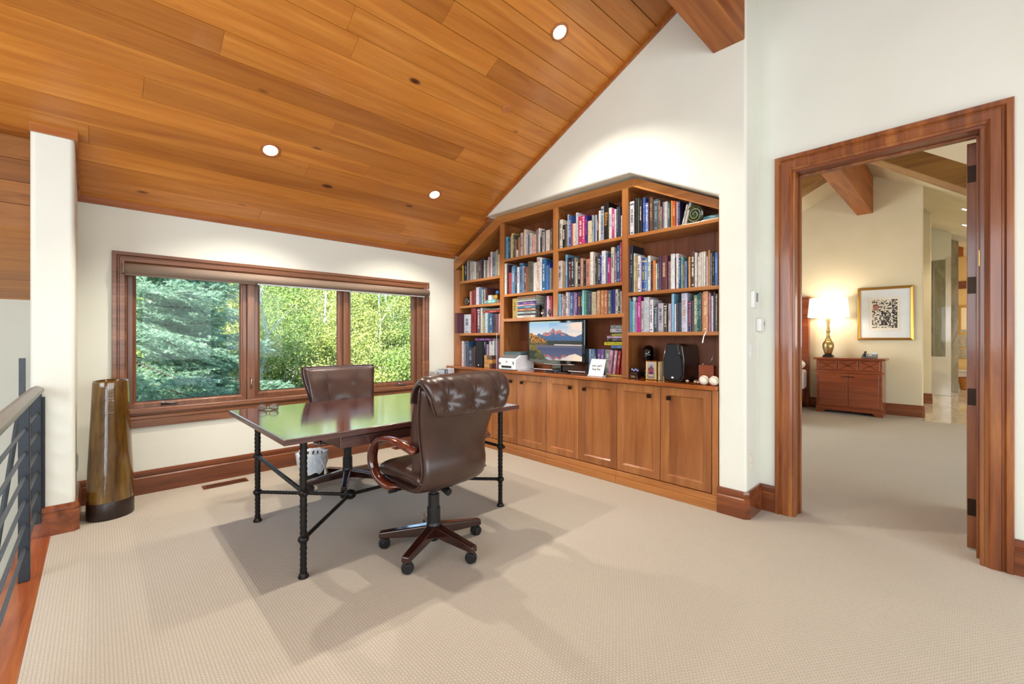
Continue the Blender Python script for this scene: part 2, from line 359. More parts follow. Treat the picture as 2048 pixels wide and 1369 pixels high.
# ------------------------------------------------------------------ the setting
WY = 4.66                                     # inner face of the window wall
def zc(y): return 2.365 + .495 * (WY - y) if y > 1.19 else 4.083 - .495 * (1.19 - y)
struct('floor', bx(-.21, 3.68, -2.4, WY, -.12, 0), M['carpet'])
bm = B(); box(bm, 3.68, 9.17, -4.4, 4.66, -.12, 0); box(bm, 9.17, 9.6, .46, 4.66, -.12, 0); struct('floor', bm, M['carpet'])
struct('floor', bx(9.17, 17.6, -2.0, 2.6, -.12, -.004), M['mfloor'])
struct('trim_1', bx(-.345, -.21, -2.4, 4.1, -.14, .002), M['floorwood'], bevel=.004)
struct('floor', bx(-2.8, -.1, -2.4, 5.6, -2.9, -2.8), M['floorwood'])

# plank ceiling of the office: planks run along X and are picked apart one by one
ceil = sthing('ceiling')
bm = B(); prism(bm, [(1.10, zc(1.19) + .025 + .045), (WY + .2, zc(WY + .2) + .025), (WY + .2, zc(WY + .2) + .2), (1.10, zc(1.19) + .27)], 'X', -2.8, 3.75); struct('deck', bm, M['ceil_trim'], ceil)
pitch = .152; y0 = 1.731 - .152 * 4
bm = B(); sl = .495; g = .0032
prism(bm, [(g, -sl * g), (pitch - g, -sl * (pitch - g)), (pitch - g, -sl * (pitch - g) + .022), (g, -sl * g + .022)], 'X', 0, 1)
pm = bpy.data.meshes.new('plank'); bmesh.ops.recalc_face_normals(bm, faces=bm.faces); bm.to_mesh(pm); bm.free(); pm.materials.append(M['ceil'])
rp = random.Random(3)
def planks(parent, x0, x1, ya, row, zf, mesh=pm, lo=1.5, hi=3.7, first=None):
    x = x0
    while x < x1 - .02:
        ln = rp.uniform(lo, hi)
        if x == x0: ln *= rp.uniform(.3, 1)
        xe = min(x + ln, x1)
        if x1 - xe < .5: xe = x1
        o = bpy.data.objects.new('plank', mesh); COL.objects.link(o); o.parent = parent
        o.location = (x + .0008, ya, zf); o.scale = (xe - x - .0016, 1, 1); x = xe
for j in range(24):
    ya = y0 + pitch * j
    if ya + pitch < 1.2: continue
    xl = -2.8 if ya + pitch < 4.24 else (-.1 if ya > 4.1 else -2.8)
    planks(ceil, xl, 3.72, ya, j, 2.365 + .495 * (WY - ya))
# the far slope beyond the ridge beam
bm = B(); prism(bm, [(1.19, 4.083), (-2.5, zc(-2.5)), (-2.5, zc(-2.5) + .2), (1.19, 4.33)], 'X', -2.8, 3.68); struct('ceiling', bm, M['ceil_trim'])
# bulkhead and lower ceiling over the stair
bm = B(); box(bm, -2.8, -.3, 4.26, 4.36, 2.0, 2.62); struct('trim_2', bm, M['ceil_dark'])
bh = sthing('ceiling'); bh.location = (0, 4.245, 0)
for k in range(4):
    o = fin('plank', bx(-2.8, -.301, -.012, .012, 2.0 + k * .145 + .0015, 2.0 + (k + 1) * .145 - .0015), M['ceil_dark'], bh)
low = sthing('ceiling')
for k in range(8):
    ya = 4.24 + k * .16; bm = B(); prism(bm, [(ya + .002, 2.0 - .35 * (ya - 4.24)), (ya + .158, 2.0 - .35 * (ya + .16 - 4.24)), (ya + .158, 2.03 - .35 * (ya + .16 - 4.24)), (ya + .002, 2.03 - .35 * (ya - 4.24))], 'X', -2.8, -.3); fin('plank', bm, M['ceil'], low)
bm = B(); prism(bm, [(4.3, 2.02), (5.6, 1.56), (5.6, 1.7), (4.3, 2.1)], 'X', -2.8, -.3); struct('deck', bm, M['ceil_trim'], low)
# ridge beam
struct('beam', bx(-2.8, 3.62, 1.077, 1.294, 3.392, 4.02), M['beam'], bevel=.008)
struct('beam', bx(3.74, 9.56, 1.077, 1.294, 3.405, 4.02), M['beam'], bevel=.008)

# walls
bm = B()
for a in ((-.1, .15, WY, 4.86, 0, 2.42), (2.95, 3.75, WY, 4.86, 0, 2.42), (.15, 2.95, WY, 4.86, 0, .66), (.15, 2.95, WY, 4.86, 1.90, 2.42)): box(bm, *a)
struct('wall_north', bm, M['wall'])
bm = B(); prism(bm, [(4.1, -.12), (5.5, -.12), (5.5, zc(5.5) + .05), (4.1, zc(4.1) + .03)], 'X', -.302, -.1); struct('wall_west', bm, M['wall'], bevel=.028, seg=5)
bm = B(); prism(bm, [(1.065, 0), (1.256, 0), (1.256, 2.328), (2.0, 2.702), (3.90, 2.702), (3.96, 2.74), (1.19, 4.11), (1.065, 4.05)], 'X', 3.31, 3.76); struct('wall_east', bm, M['wall'], bevel=.02, seg=5)
bm = B(); prism(bm, [(3.85, 2.74), (4.70, 2.34), (4.70, 2.6), (3.85, 3.0)], 'X', 3.40, 3.80); struct('wall_east', bm, M['ceil_trim'])
bm = B()
prism(bm, [(.852, 0), (1.07, 0), (1.07, 4.06), (.852, 3.95)], 'X', 3.6, 3.76)
prism(bm, [(-2.5, 0), (-.077, 0), (-.077, zc(-.077) + .03), (-2.5, zc(-2.5) + .03)], 'X', 3.6, 3.76)
prism(bm, [(-.077, 2.477), (.852, 2.477), (.852, 3.95), (-.077, zc(-.077) + .03)], 'X', 3.6, 3.76)
struct('wall_east', bm, M['wall'])
bm = B(); box(bm, -2.8, 3.76, -2.55, -2.4, -2.9, 2.5); struct('wall_south', bm, M['wall'])
bm = B(); box(bm, -2.9, -2.7, -2.5, 5.7, -2.9, 4.4); struct('wall_west', bm, M['wall'])
bm = B(); box(bm, -2.8, -.1, 5.4, 5.55, -2.9, 1.75); struct('wall_north', bm, M['wall'])
bm = B(); box(bm, -.345, -.15, -2.4, 5.5, -2.9, -.13); struct('wall_east', bm, M['wall'])

# ceiling trim strips
bm = B(); box(bm, -.1, 3.42, WY - .016, WY, 2.315, 2.38); struct('trim_3', bm, M['ceil_trim'], bevel=.003)
def slope_strip(bm, x0, x1, ya, yb, dn, up=.02):
    prism(bm, [(ya, zc(ya) - dn), (yb, zc(yb) - dn), (yb, zc(yb) + up), (ya, zc(ya) + up)], 'X', x0, x1)
bm = B(); slope_strip(bm, 3.294, 3.311, 1.295, 3.97, .05); struct('trim_4', bm, M['ceil_trim'], bevel=.003)
bm = B(); slope_strip(bm, -.101, -.084, 4.085, WY, .05); box(bm, -.305, -.084, 4.084, 4.101, zc(4.1) - .05, zc(4.1) + .02); struct('trim_5', bm, M['ceil_trim'], bevel=.003)

# baseboards
BP = [(0, 0), (.022, 0), (.022, .132), (.016, .140), (.016, .148), (.020, .153), (.020, .172), (.012, .19), (0, .19)]
def base(name, path, mat, s=1):
    """skirting swept along a plan path [(x,y)], moulding to the left (s=1) or the right (s=-1) of the direction of travel"""
    P = [Vector((x, y, 0)) for x, y in path]; bm = B(); rings = []
    for i, p in enumerate(P):
        n1 = None
        if i: t = (p - P[i - 1]).normalized(); n1 = Vector((-t.y, t.x, 0)) * s
        if i < len(P) - 1: t = (P[i + 1] - p).normalized(); n2 = Vector((-t.y, t.x, 0)) * s
        else: n2 = n1
        if n1 is None: n1 = n2
        m = (n1 + n2).normalized(); m = m / max(.3, m.dot(n1))
        rings.append([bm.verts.new(p + m * h + Vector((0, 0, z))) for h, z in BP])
    k = len(BP)
    for a, b in zip(rings, rings[1:]):
        for i in range(k): bm.faces.new((a[i], a[(i + 1) % k], b[(i + 1) % k], b[i]))
    bm.faces.new(rings[0]); bm.faces.new(rings[-1]); return struct(name, bm, mat)
base('baseboard_north', [(-.1, WY), (3.31, WY)], M['trimX'], -1)
base('baseboard_west', [(-.302, 4.1), (-.112, 4.1), (-.1, 4.112), (-.1, WY)], M['trimY'], -1)
base('baseboard_east', [(3.31, 1.258), (3.31, 1.083), (3.326, 1.065), (3.6, 1.065), (3.6, .958)], M['trimY'], -1)
base('baseboard_east', [(3.6, -.185), (3.6, -2.4)], M['trimY'], -1)
base('baseboard_bedroom', [(9.55, 4.4), (9.55, .475), (9.565, .46), (9.67, .46)], M['trimY'], -1)
base('baseboard_hall', [(11.75, .6), (11.75, .47), (11.765, .455), (11.9, .455)], M['trimY'], -1)

# window: casing, stool, apron, mullions, three sashes with panes
win = sthing('window_1')
CP = [(0, 0), (0, .018), (.003, .023), (.026, .023), (.031, .016), (.035, .012), (.042, .012), (.046, .019), (.074, .019), (.081, .010), (.087, .006), (.087, -.075)]
bm = B(); frame(bm, 'Y', WY, -1, .091, 3.016, .613, 1.969, CP)
cas = fin('casing', bm, M['winX'], win)
fin('sill', bx(.085, 3.022, WY - .034, WY + .08, .662, .680), M['winX'], win, bevel=.004)
fin('apron', bx(.091, 3.016, WY - .018, WY, .545, .6125), M['winX'], win, bevel=.004)
for a, c in ((1.036, 1.098), (1.957, 2.005), (2.875, 2.93), (.177, .186)): fin('mullion', bx(a, c, WY + .035, WY + .13, .68, 1.885), M['winZ'], win, bevel=.004)
fin('head', bx(.178, 2.93, WY + .035, WY + .13, 1.86, 1.885), M['winX'], win)
SP = [(0, 0), (0, .03), (.004, .034), (.03, .034), (.036, .026), (.042, .022), (.056, .004), (.056, 0)]
for a, c, zb in ((.186, 1.036, .695), (1.098, 1.957, .712), (2.005, 2.875, .700)):
    bm = B(); frame(bm, 'Y', WY + .10, -1, a, c, zb, 1.86, SP); s = fin('sash', bm, M['winZ'], win)
    fin('pane', bx(a + .05, c - .05, WY + .098, WY + .102, zb + .05, 1.82), M['glass'], s)
    fin('gasket', bx(a + .05, c - .05, WY + .088, WY + .096, zb + .048, zb + .056), M['blackpl'], s)
    fin('rail', bx(a, c, WY + .04, WY + .12, zb - .03, zb + .001), M['winX'], s, bevel=.003)
for x, z in ((.45, .722), (2.655, .717)):
    bm = B(); box(bm, x - .055, x + .055, WY + .02, WY + .045, z - .012, z + .004); c = fin('crank', bm, M['bronze'] if x < 1 else M['steel'], win, bevel=.004)
    bm = B(); tube(bm, [(x - .045, WY + .02, z + .006), (x - .02, WY + .006, z + .012), (x + .05, WY + .006, z - .002)], .006, 8); fin('lever', bm, M['steel'], c, smooth=True)
    fin('knob', sph((x - .04, WY + .01, z + .016), .011), M['chrome'], c, smooth=True)
bm = B(); tube(bm, [(1.066, WY + .03, .80), (1.066, WY + .018, .84), (1.066, WY + .03, .90)], .007, 8); fin('latch', bm, M['steel'], win, smooth=True)
rs = thing('roller_shade', 'rolled-up taupe roller shade across the top of the wide window', 'blind', (1.57, WY - .02, 1.83))
bm = B(); tube(bm, [(.160, WY - .045, 1.833), (2.985, WY - .045, 1.833)], .043, 24); fin('roll', bm, M['shade_fab'], rs, world=True, smooth=True)
fin('fabric_flap', bx(.165, 2.98, WY - .012, WY - .006, 1.785, 1.873), M['shade_fab'], rs, world=True)
for a, c in ((.165, 1.085), (1.10, 2.0), (2.01, 2.93)): fin('hem_bar', bx(a, c, WY - .052, WY - .036, 1.779, 1.793), M['white'] if a > 1 else M['shade_fab'], rs, world=True, bevel=.003)
for x in (.156, 2.985): fin('bracket', bx(x - .003, x + .003, WY - .088, WY, 1.79, 1.885), M['white'] if x > 1 else M['shade_fab'], rs, world=True)
bm = B(); tube(bm, [(2.997, WY - .05, 1.88), (2.997, WY - .048, 1.5), (2.998, WY - .048, 1.0)], .0025, 6); fin('chain', bm, M['white'], rs, world=True)

# doorway
dr = sthing('door_1')
DP = [(0, 0), (0, .024), (.004, .032), (.028, .032), (.033, .024), (.037, .018), (.044, .018), (.048, .026), (.088, .026), (.095, .018), (.108, .012), (.108, 0)]
bm = B(); frame(bm, 'X', 3.6, -1, -.187, .960, 0, 2.585, DP, True); fin('casing', bm, M['trimZ'], dr)
bm = B(); frame(bm, 'X', 3.76, 1, -.187, .960, 0, 2.585, DP, True); fin('casing', bm, M['trimZ'], dr)
fin('jamb', bx(3.59, 3.77, .834, .852, 0, 2.46), M['trimZ'], dr, bevel=.003)
fin('jamb', bx(3.59, 3.77, -.077, -.059, 0, 2.46), M['trimZ'], dr, bevel=.003)
fin('jamb', bx(3.59, 3.77, -.077, .852, 2.459, 2.477), M['trimY'], dr, bevel=.003)
for a in ((3.69, 3.722, .822, .834, 0, 2.45), (3.69, 3.722, -.059, -.047, 0, 2.45), (3.69, 3.722, -.05, .83, 2.447, 2.459)): fin('stop', bx(*a), M['trimZ'], dr, bevel=.002)
lf = fin('door_leaf', bx(3.805, 4.68, -.056, -.010, .012, 2.452), M['trimZ'], dr, bevel=.002)
for z in (.26, .924, 1.596, 2.266):
    bm = B(); box(bm, 3.8005, 3.8045, -.054, -.012, z - .05, z + .05); box(bm, 3.772, 3.8045, -.060, -.056, z - .05, z + .05)
    tube(bm, [(3.797, -.062, z - .052), (3.797, -.062, z + .052)], .007, 10); fin('hinge', bm, M['bronze'], dr)
fin('strike_plate', bx(3.64, 3.67, -.0592, -.0565, 1.69, 1.78), M['gold'], dr)
fin('knob', sph((4.60, -.085, .95), .028), M['bronze'], dr, smooth=True)

# bedroom and hall beyond the doorway
def zpoly(ya, yb, z0=0):
    ys = [ya] + ([1.19] if ya < 1.19 < yb else []) + [yb]
    return [(ya, z0), (yb, z0)] + [(y, zc(y) + .02) for y in reversed(ys)]
bm = B(); prism(bm, zpoly(.46, 4.7), 'X', 9.55, 9.67); struct('wall_east', bm, M['cream'], bevel=.02, seg=4)
bm = B(); prism(bm, [(4.75, zc(4.75)), (1.19, 4.083), (-4.6, zc(-4.6)), (-4.6, zc(-4.6) + .2), (1.19, 4.33), (4.75, zc(4.75) + .2)], 'X', 3.74, 17.8); struct('ceiling', bm, M['cream'])
struct('wall_south', bx(3.7, 9.8, -4.6, -4.4, 0, 2.4), M['cream'])
struct('wall_north', bx(3.75, 17.8, 4.66, 4.8, 0, 2.6), M['cream'])
bm = B(); prism(bm, zpoly(-4.5, -2.0), 'X', 9.6, 9.75); struct('wall_south', bm, M['cream'])
bm = B(); prism(bm, zpoly(.455, .75), 'X', 11.75, 11.9); struct('wall_hall', bm, M['cream'], bevel=.02, seg=3)
bm = B(); box(bm, 9.66, 13.6, .64, .74, 0, 3.9); struct('wall_hall', bm, M['cream'])
bm = B(); box(bm, 9.6, 17.8, -2.15, -2.0, 0, 2.55); struct('wall_south', bm, M['cream'])
# shower front: marble knee wall, marble post, plaster above, glass and stone behind
struct('wall_hall', bx(13.55, 13.65, .205, .62, 3.02, 3.9), M['wall'])
struct('wall_hall', bx(13.5, 13.66, .205, .74, 0, .86), M['marble'])
struct('trim_6', bx(13.52, 13.64, .205, .29, .86, 3.05), M['marble'])
sw = sthing('window_2'); fin('pane', bx(13.58, 13.59, .29, .64, .86, 3.02), M['glass'], sw)
fin('rail', bx(13.53, 13.55, .33, .64, 1.36, 1.375), M['steel'], sw); fin('stile', bx(13.56, 13.60, .47, .482, .86, 3.02), M['steel'], sw)
bm = B(); box(bm, 14.6, 14.75, .1, .9, 0, 3.9); box(bm, 13.66, 14.7, .72, .80, 0, 3.9); struct('wall_hall', bm, M['stone'])
bm = B(); box(bm, 16.9, 17.05, -2.0, .9, 0, 3.9); struct('wall_hall', bm, M['yellow_wall'])
bm = B(); box(bm, 14.7, 16.95, .22, .34, 0, 3.9); struct('wall_hall', bm, M['yellow_wall'])
struct('trim_7', bx(16.86, 16.90, -2.0, .22, 2.60, 2.80), M['trimY'], bevel=.01)
struct('beam', bx(15.4, 15.65, .02, .22, 3.3, 3.55), M['beam'])
for z0, z1, m in ((1.02, 1.50, 'stone'), (.72, .98, 'stone')): struct('trim_8', bx(16.87, 16.90, -2.0, .22, z0, z1), M[m], bevel=.01)
# rafters of the bedroom
bm = B(); ya, yb = 1.08, -.9
def zr(y): return 3.50 - .729 * (1.08 - y)
prism(bm, [(ya, zr(ya)), (yb, zr(yb)), (yb, zr(yb) + .235), (ya, zr(ya) + .235)], 'X', 6.0, 6.32); struct('beam', bm, M['beamY'], bevel=.006)
bm = B()
prism(bm, [(1.29, 3.83), (4.66, 2.16), (4.66, 2.38), (1.29, 4.05)], 'X', 8.0, 8.3); struct('beam', bm, M['beamY'], bevel=.006)
ROWS=[['b1a',2.008,3.42,[[4.4782,0.0312,0.238,'e0c040','',0,''],[4.4575,0.0197,0.225,'101010','',0,''],[4.4111,0.0459,0.23,'1a2030','d0d0d0',0,''],[4.3855,0.0184,0.234,'e6e6de','',0,''],[4.3686,0.0159,0.25,'b0a8a8','',0,''],[4.34,0.0277,0.262,'7a7472','',0,''],[4.3096,0.0247,0.234,'ddd8c8','',0,''],[4.2846,0.0221,0.237,'c8c4b0','706040',0,''],[4.2496,0.0336,0.224,'d8dcd0','8a5a60',0,''],[4.2135,0.0352,0.22,'e4e4f2','',0,''],[4.1668,0.0458,0.214,'8a8a80','303040',0,''],[4.1126,0.0519,0.228,'6a4a40','c0a090',0,''],[4.0636,0.0467,0.239,'14305a','',0,''],[4.0416,0.0212,0.217,'d8dcd8','',0,''],[4.0153,0.0254,0.208,'8a8070','',0,''],[3.9848,0.0291,0.216,'d8d8c0','',0,''],[3.9589,0.025,0.246,'d8c0c8','',0,''],[3.9439,0.0142,0.182,'a06878','',0,''],[3.9162,0.0269,0.302,'f0e0e0','',0,''],[3.8447,0.0694,0.292,'8a98a0','303848',0,''],[3.8149,0.029,0.31,'b0a888','',0,''],[3.7828,0.0304,0.253,'d8d0c0','',0,'']]],
['b1b',1.69,3.42,[[4.3153,0.0333,0.176,'d8a090','',0,''],[4.231,0.0748,0.186,'7a2530','',0,''],[4.1632,0.0609,0.218,'dcdce8','',0,''],[4.1135,0.0487,0.21,'7080a8','202850',0,''],[4.0867,0.0259,0.178,'a8d0c0','',0,''],[4.0601,0.0257,0.191,'306050','',0,''],[4.0372,0.022,0.183,'b8a0a0','',0,''],[4.0065,0.0297,0.195,'503038','',0,'']]],
['b1c',1.338,3.42,[[4.4646,0.0378,0.246,'10141c','',0,''],[4.327,0.1334,0.24,'dce4f0','203858',0,''],[4.2176,0.0993,0.317,'8a1e28','5a1018',0,''],[4.1305,0.0676,0.308,'584050','d8d0d0',0,''],[4.1028,0.0229,0.311,'e0e0d8','',0,''],[4.0782,0.0237,0.225,'c8cc98','',0,''],[4.0547,0.0226,0.224,'b09888','',0,''],[3.9965,0.0535,0.243,'c0dce8','',0,''],[3.9621,0.0321,0.232,'607080','',0,''],[3.9076,0.0535,0.231,'2a6090','c0e0f0',0,''],[3.8275,0.0793,0.228,'503040','101010',0,''],[3.802,0.0219,0.217,'8a1c38','',0,''],[3.7837,0.0174,0.225,'f0d8d8','',0,'']]],
['b1d',0.92,3.44,[[4.5723,0.0259,0.315,'202018','',0,''],[4.5392,0.0321,0.244,'e0d8d8','',0,''],[4.501,0.0328,0.315,'f0f0f8','',0,''],[4.4653,0.0346,0.29,'a0a0a8','',0,''],[4.4042,0.0559,0.316,'4a7098','202838',0,''],[4.3017,0.1015,0.234,'303848','90a8c0',0,''],[4.2421,0.0571,0.248,'6a4038','',0,''],[4.0687,0.0189,0.309,'c0dce0','',0,''],[4.0453,0.0225,0.306,'404860','',0,''],[4.0081,0.0363,0.279,'b09cb0','',0,''],[3.9887,0.0185,0.318,'303050','',0,''],[3.9575,0.0298,0.318,'e8e8ec','',0,''],[3.928,0.0273,0.274,'d8e0e0','',0,''],[3.8987,0.027,0.322,'e0e8e0','',0,''],[3.8585,0.0393,0.322,'888898','',0,''],[3.8187,0.0388,0.328,'806070','',0,''],[3.7881,0.0262,0.328,'a04a40','',0,'']]],
['b2a',2.187,3.42,[[3.6375,0.0388,0.257,'5aa8cc','',0,''],[3.6023,0.0307,0.235,'404860','a0b0c0',0,''],[3.5835,0.0157,0.256,'e8d8b0','',0,''],[3.5533,0.0294,0.283,'e8d880','',0,''],[3.5268,0.0256,0.262,'5a6058','c0d8c0',0,''],[3.504,0.0219,0.203,'a07868','',0,''],[3.4771,0.0261,0.08,'e8e8f0','',0,''],[3.4443,0.0315,0.221,'b8885a','',0,''],[3.3966,0.0383,0.262,'e0c8c8','607080',0,''],[3.3797,0.016,0.248,'a88870','',0,''],[3.3463,0.0326,0.29,'e8dcc8','',0,''],[3.3152,0.0303,0.235,'c8ccd8','',0,''],[3.3008,0.0136,0.22,'505078','',0,''],[3.2599,0.04,0.233,'d8e0d8','70a090',0,''],[3.2309,0.025,0.214,'f0b0a8','c03040',0,''],[3.2016,0.028,0.207,'e0c0b8','',0,''],[3.1719,0.0278,0.257,'908078','',0,''],[3.1632,0.0067,0.213,'a8a098','',0,''],[3.1397,0.0228,0.265,'f0ece4','',0,''],[3.1202,0.0183,0.166,'0c0c0c','',0,''],[3.1086,0.0109,0.235,'686878','',0,''],[3.0731,0.0346,0.214,'d0c8c8','604040',0,''],[3.0563,0.0145,0.238,'303048','',0,''],[3.0046,0.051,0.223,'e0d0c0','',0,''],[2.9674,0.0354,0.232,'605850','a09880',0,'']]],
['b2b',1.779,3.42,[[3.6554,0.0392,0.357,'e8e4d8','',0,''],[3.6338,0.0207,0.346,'504050','',0,''],[3.5814,0.0514,0.246,'a84850','',0,''],[3.57,0.0104,0.304,'c0b0b8','',0,''],[3.5235,0.0456,0.317,'5a90b8','c0d8e8',0,''],[3.4925,0.03,0.235,'303848','a86880',0,''],[3.4503,0.0407,0.295,'f0f0f4','7050a0',0,''],[3.3983,0.051,0.333,'5080a8','182848',0,''],[3.3899,0.0075,0.296,'d8c8d0','',0,''],[3.337,0.052,0.279,'605058','c0b0b0',0,''],[3.3186,0.017,0.278,'a86848','',0,''],[3.2786,0.0387,0.337,'6a6050','',0,''],[3.2404,0.0373,0.329,'706860','282420',0,''],[3.185,0.0541,0.313,'f0f0ec','',0,''],[3.1362,0.0466,0.364,'e8dcd4','c08080',0,''],[3.109,0.0259,0.35,'f4f4f4','',0,''],[3.0558,0.0519,0.332,'2a6fa8','e0f0f8',0,''],[3.018,0.0369,0.263,'5088c8','',0,''],[3.0014,0.0158,0.288,'2838a0','',0,''],[2.9807,0.0198,0.229,'a0a098','',0,'']]],
['b2c',1.5,3.43,[[3.4901,0.0859,0.228,'c0a860','806820',0,''],[3.0684,0.018,0.227,'203038','',0,''],[3.0498,0.0179,0.223,'702058','c02080',0,''],[3.0203,0.0277,0.219,'e0dcdc','',0,''],[2.9925,0.0271,0.22,'a02848','f0d0d8',0,''],[2.9747,0.0171,0.215,'c04060','',0,'']]],
['b3a',2.19,3.42,[[2.8724,0.0139,0.3,'202020','',0,''],[2.8311,0.0408,0.295,'e4ded0','303030',0,''],[2.7913,0.0388,0.234,'181818','f0f0f0',0,''],[2.7635,0.0269,0.235,'606058','',0,''],[2.7573,0.0052,0.329,'f0f0f0','',0,''],[2.7208,0.0355,0.317,'3a60a0','c0d0f0',0,''],[2.7029,0.0169,0.234,'c04848','',0,''],[2.6625,0.0395,0.224,'e8dcc8','',0,''],[2.6349,0.0253,0.324,'c8c8d8','',0,''],[2.5747,0.0593,0.279,'c83a60','f8f0e0',0,''],[2.547,0.0268,0.281,'d04a90','f8e8f0',0,''],[2.5183,0.0278,0.275,'2a2870','e04080',0,''],[2.4661,0.051,0.213,'e0d0b0','',0,''],[2.4433,0.0219,0.259,'a8b8b8','304050',0,''],[2.4262,0.0162,0.17,'406080','',0,''],[2.4126,0.0127,0.255,'d0d0e0','',0,''],[2.3907,0.0211,0.252,'503038','e8d8d8',0,''],[2.3664,0.023,0.286,'e8e0d8','',0,''],[2.3332,0.0323,0.321,'a8b8c8','304050',0,''],[2.2802,0.0522,0.347,'181410','c89040',0,'Biblica'],[2.2464,0.0329,0.289,'e8e0d8','7090c0',0,''],[2.2162,0.0294,0.275,'c84890','f8e0f0',0,''],[2.1966,0.0189,0.263,'e8e0e0','',0,''],[2.1739,0.0207,0.279,'304050','8090a0',0,''],[2.1511,0.0221,0.274,'2a3a50','',0,''],[2.1384,0.0119,0.193,'f0e0e8','',0,'']]],
['b3b',1.782,3.42,[[2.8286,0.0586,0.282,'d8d0cc','303030',0,''],[2.798,0.0296,0.268,'b09070','',0,''],[2.7673,0.0274,0.336,'70b0d8','e0f0f8',0,''],[2.7492,0.0167,0.302,'203848','',0,''],[2.7217,0.0265,0.27,'701820','c0c0c0',0,''],[2.6796,0.0411,0.302,'2a4048','d0e0f0',0,''],[2.6625,0.0162,0.291,'a8a090','',0,''],[2.6418,0.0198,0.248,'d8d0b8','',0,''],[2.6008,0.0401,0.24,'181818','c0c0c0',0,''],[2.5693,0.0306,0.272,'d0a088','',0,''],[2.5391,0.0294,0.246,'201820','706040',0,''],[2.4899,0.0483,0.256,'d89880','40506a',0,''],[2.4488,0.0389,0.317,'f4ece0','',0,''],[2.4287,0.0192,0.274,'b0a8a0','',0,''],[2.4118,0.0157,0.268,'282820','c0c0b0',0,''],[2.3957,0.0152,0.262,'505048','',0,''],[2.3747,0.0201,0.256,'202858','f0f0f0',0,''],[2.356,0.0179,0.292,'2a4088','a0b0e0',0,''],[2.3127,0.0424,0.309,'f0f0f8','a0a0b0',0,''],[2.2923,0.0196,0.287,'507090','',0,''],[2.256,0.0347,0.238,'b02878','f0c0e0',0,''],[2.2202,0.035,0.329,'d8d0c0','303030',0,''],[2.1954,0.0228,0.27,'907888','d0c0d0',0,''],[2.1615,0.0331,0.337,'2a5888','a0c0e0',0,''],[2.1422,0.0185,0.363,'b83a60','f0a0c0',0,'']]],
['b3c',1.5,3.42,[[2.8468,0.0381,0.228,'78b8d8','',0,''],[2.8186,0.0224,0.222,'e0b8b8','804050',0,''],[2.7853,0.031,0.206,'8a8080','d0d0d0',0,''],[2.7511,0.032,0.238,'e8dce4','402848',0,''],[2.7294,0.0209,0.232,'a8a8c0','304060',0,''],[2.6941,0.0344,0.233,'406898','c0d8f0',0,''],[2.6651,0.0268,0.231,'b898c8','503068',0,''],[2.6389,0.0253,0.225,'604880','d0b8e0',0,''],[2.6005,0.0363,0.23,'4a3050','f0a850',0,''],[2.5815,0.0178,0.234,'103830','c0e0a0',0,''],[2.5569,0.0238,0.243,'a0e0e0','',0,''],[2.5284,0.0276,0.224,'48988c','',0,''],[2.5075,0.0202,0.219,'38483c','',0,''],[2.4723,0.0343,0.217,'303848','7080a0',0,''],[2.4165,0.055,0.216,'c4b898','',0,''],[2.3694,0.0385,0.225,'c08868','e8c8a0',0,''],[2.3314,0.0369,0.225,'c88a50','e8c888',0,''],[2.2939,0.0364,0.222,'c0785c','e8c0a0',0,''],[2.2539,0.0377,0.219,'687078','b0c090',0,''],[2.2095,0.0426,0.222,'0a1a78','',0,''],[2.1779,0.0305,0.222,'d0ccc0','303030',0,''],[2.1537,0.0235,0.22,'383830','d0d0c8',0,''],[2.1389,0.0138,0.2,'d8c8c0','',0,'']]],
['b4a',2.19,3.42,[[2.016,0.0468,0.298,'e4e8ec','404040',0,''],[1.9816,0.0332,0.316,'14141c','',0,''],[1.9648,0.0158,0.308,'506050','',0,''],[1.9368,0.0271,0.292,'0c1418','e0d0c0',0,''],[1.9093,0.0245,0.304,'3858a0','8098d8',0,''],[1.8804,0.0283,0.252,'8098d8','e0e0f0',0,''],[1.8702,0.0097,0.285,'200808','',0,''],[1.8362,0.0331,0.288,'6a4a38','c09068',0,''],[1.7848,0.0505,0.262,'485860','8898a0',0,''],[1.7684,0.0158,0.244,'806858','d0b090',0,''],[1.7553,0.0126,0.188,'a09080','e0e0e0',0,''],[1.7344,0.0195,0.226,'787880','c05080',0,''],[1.7036,0.0295,0.22,'d0d0d0','',0,''],[1.6891,0.0139,0.207,'507890','e0e8f0',0,''],[1.6763,0.0122,0.191,'302028','',0,''],[1.6607,0.0135,0.216,'e8b040','',0,''],[1.6352,0.0249,0.209,'d05a20','f8d0a0',0,''],[1.6167,0.0175,0.202,'c8b0c0','',0,''],[1.5969,0.0192,0.2,'202040','8090c0',0,'']]],
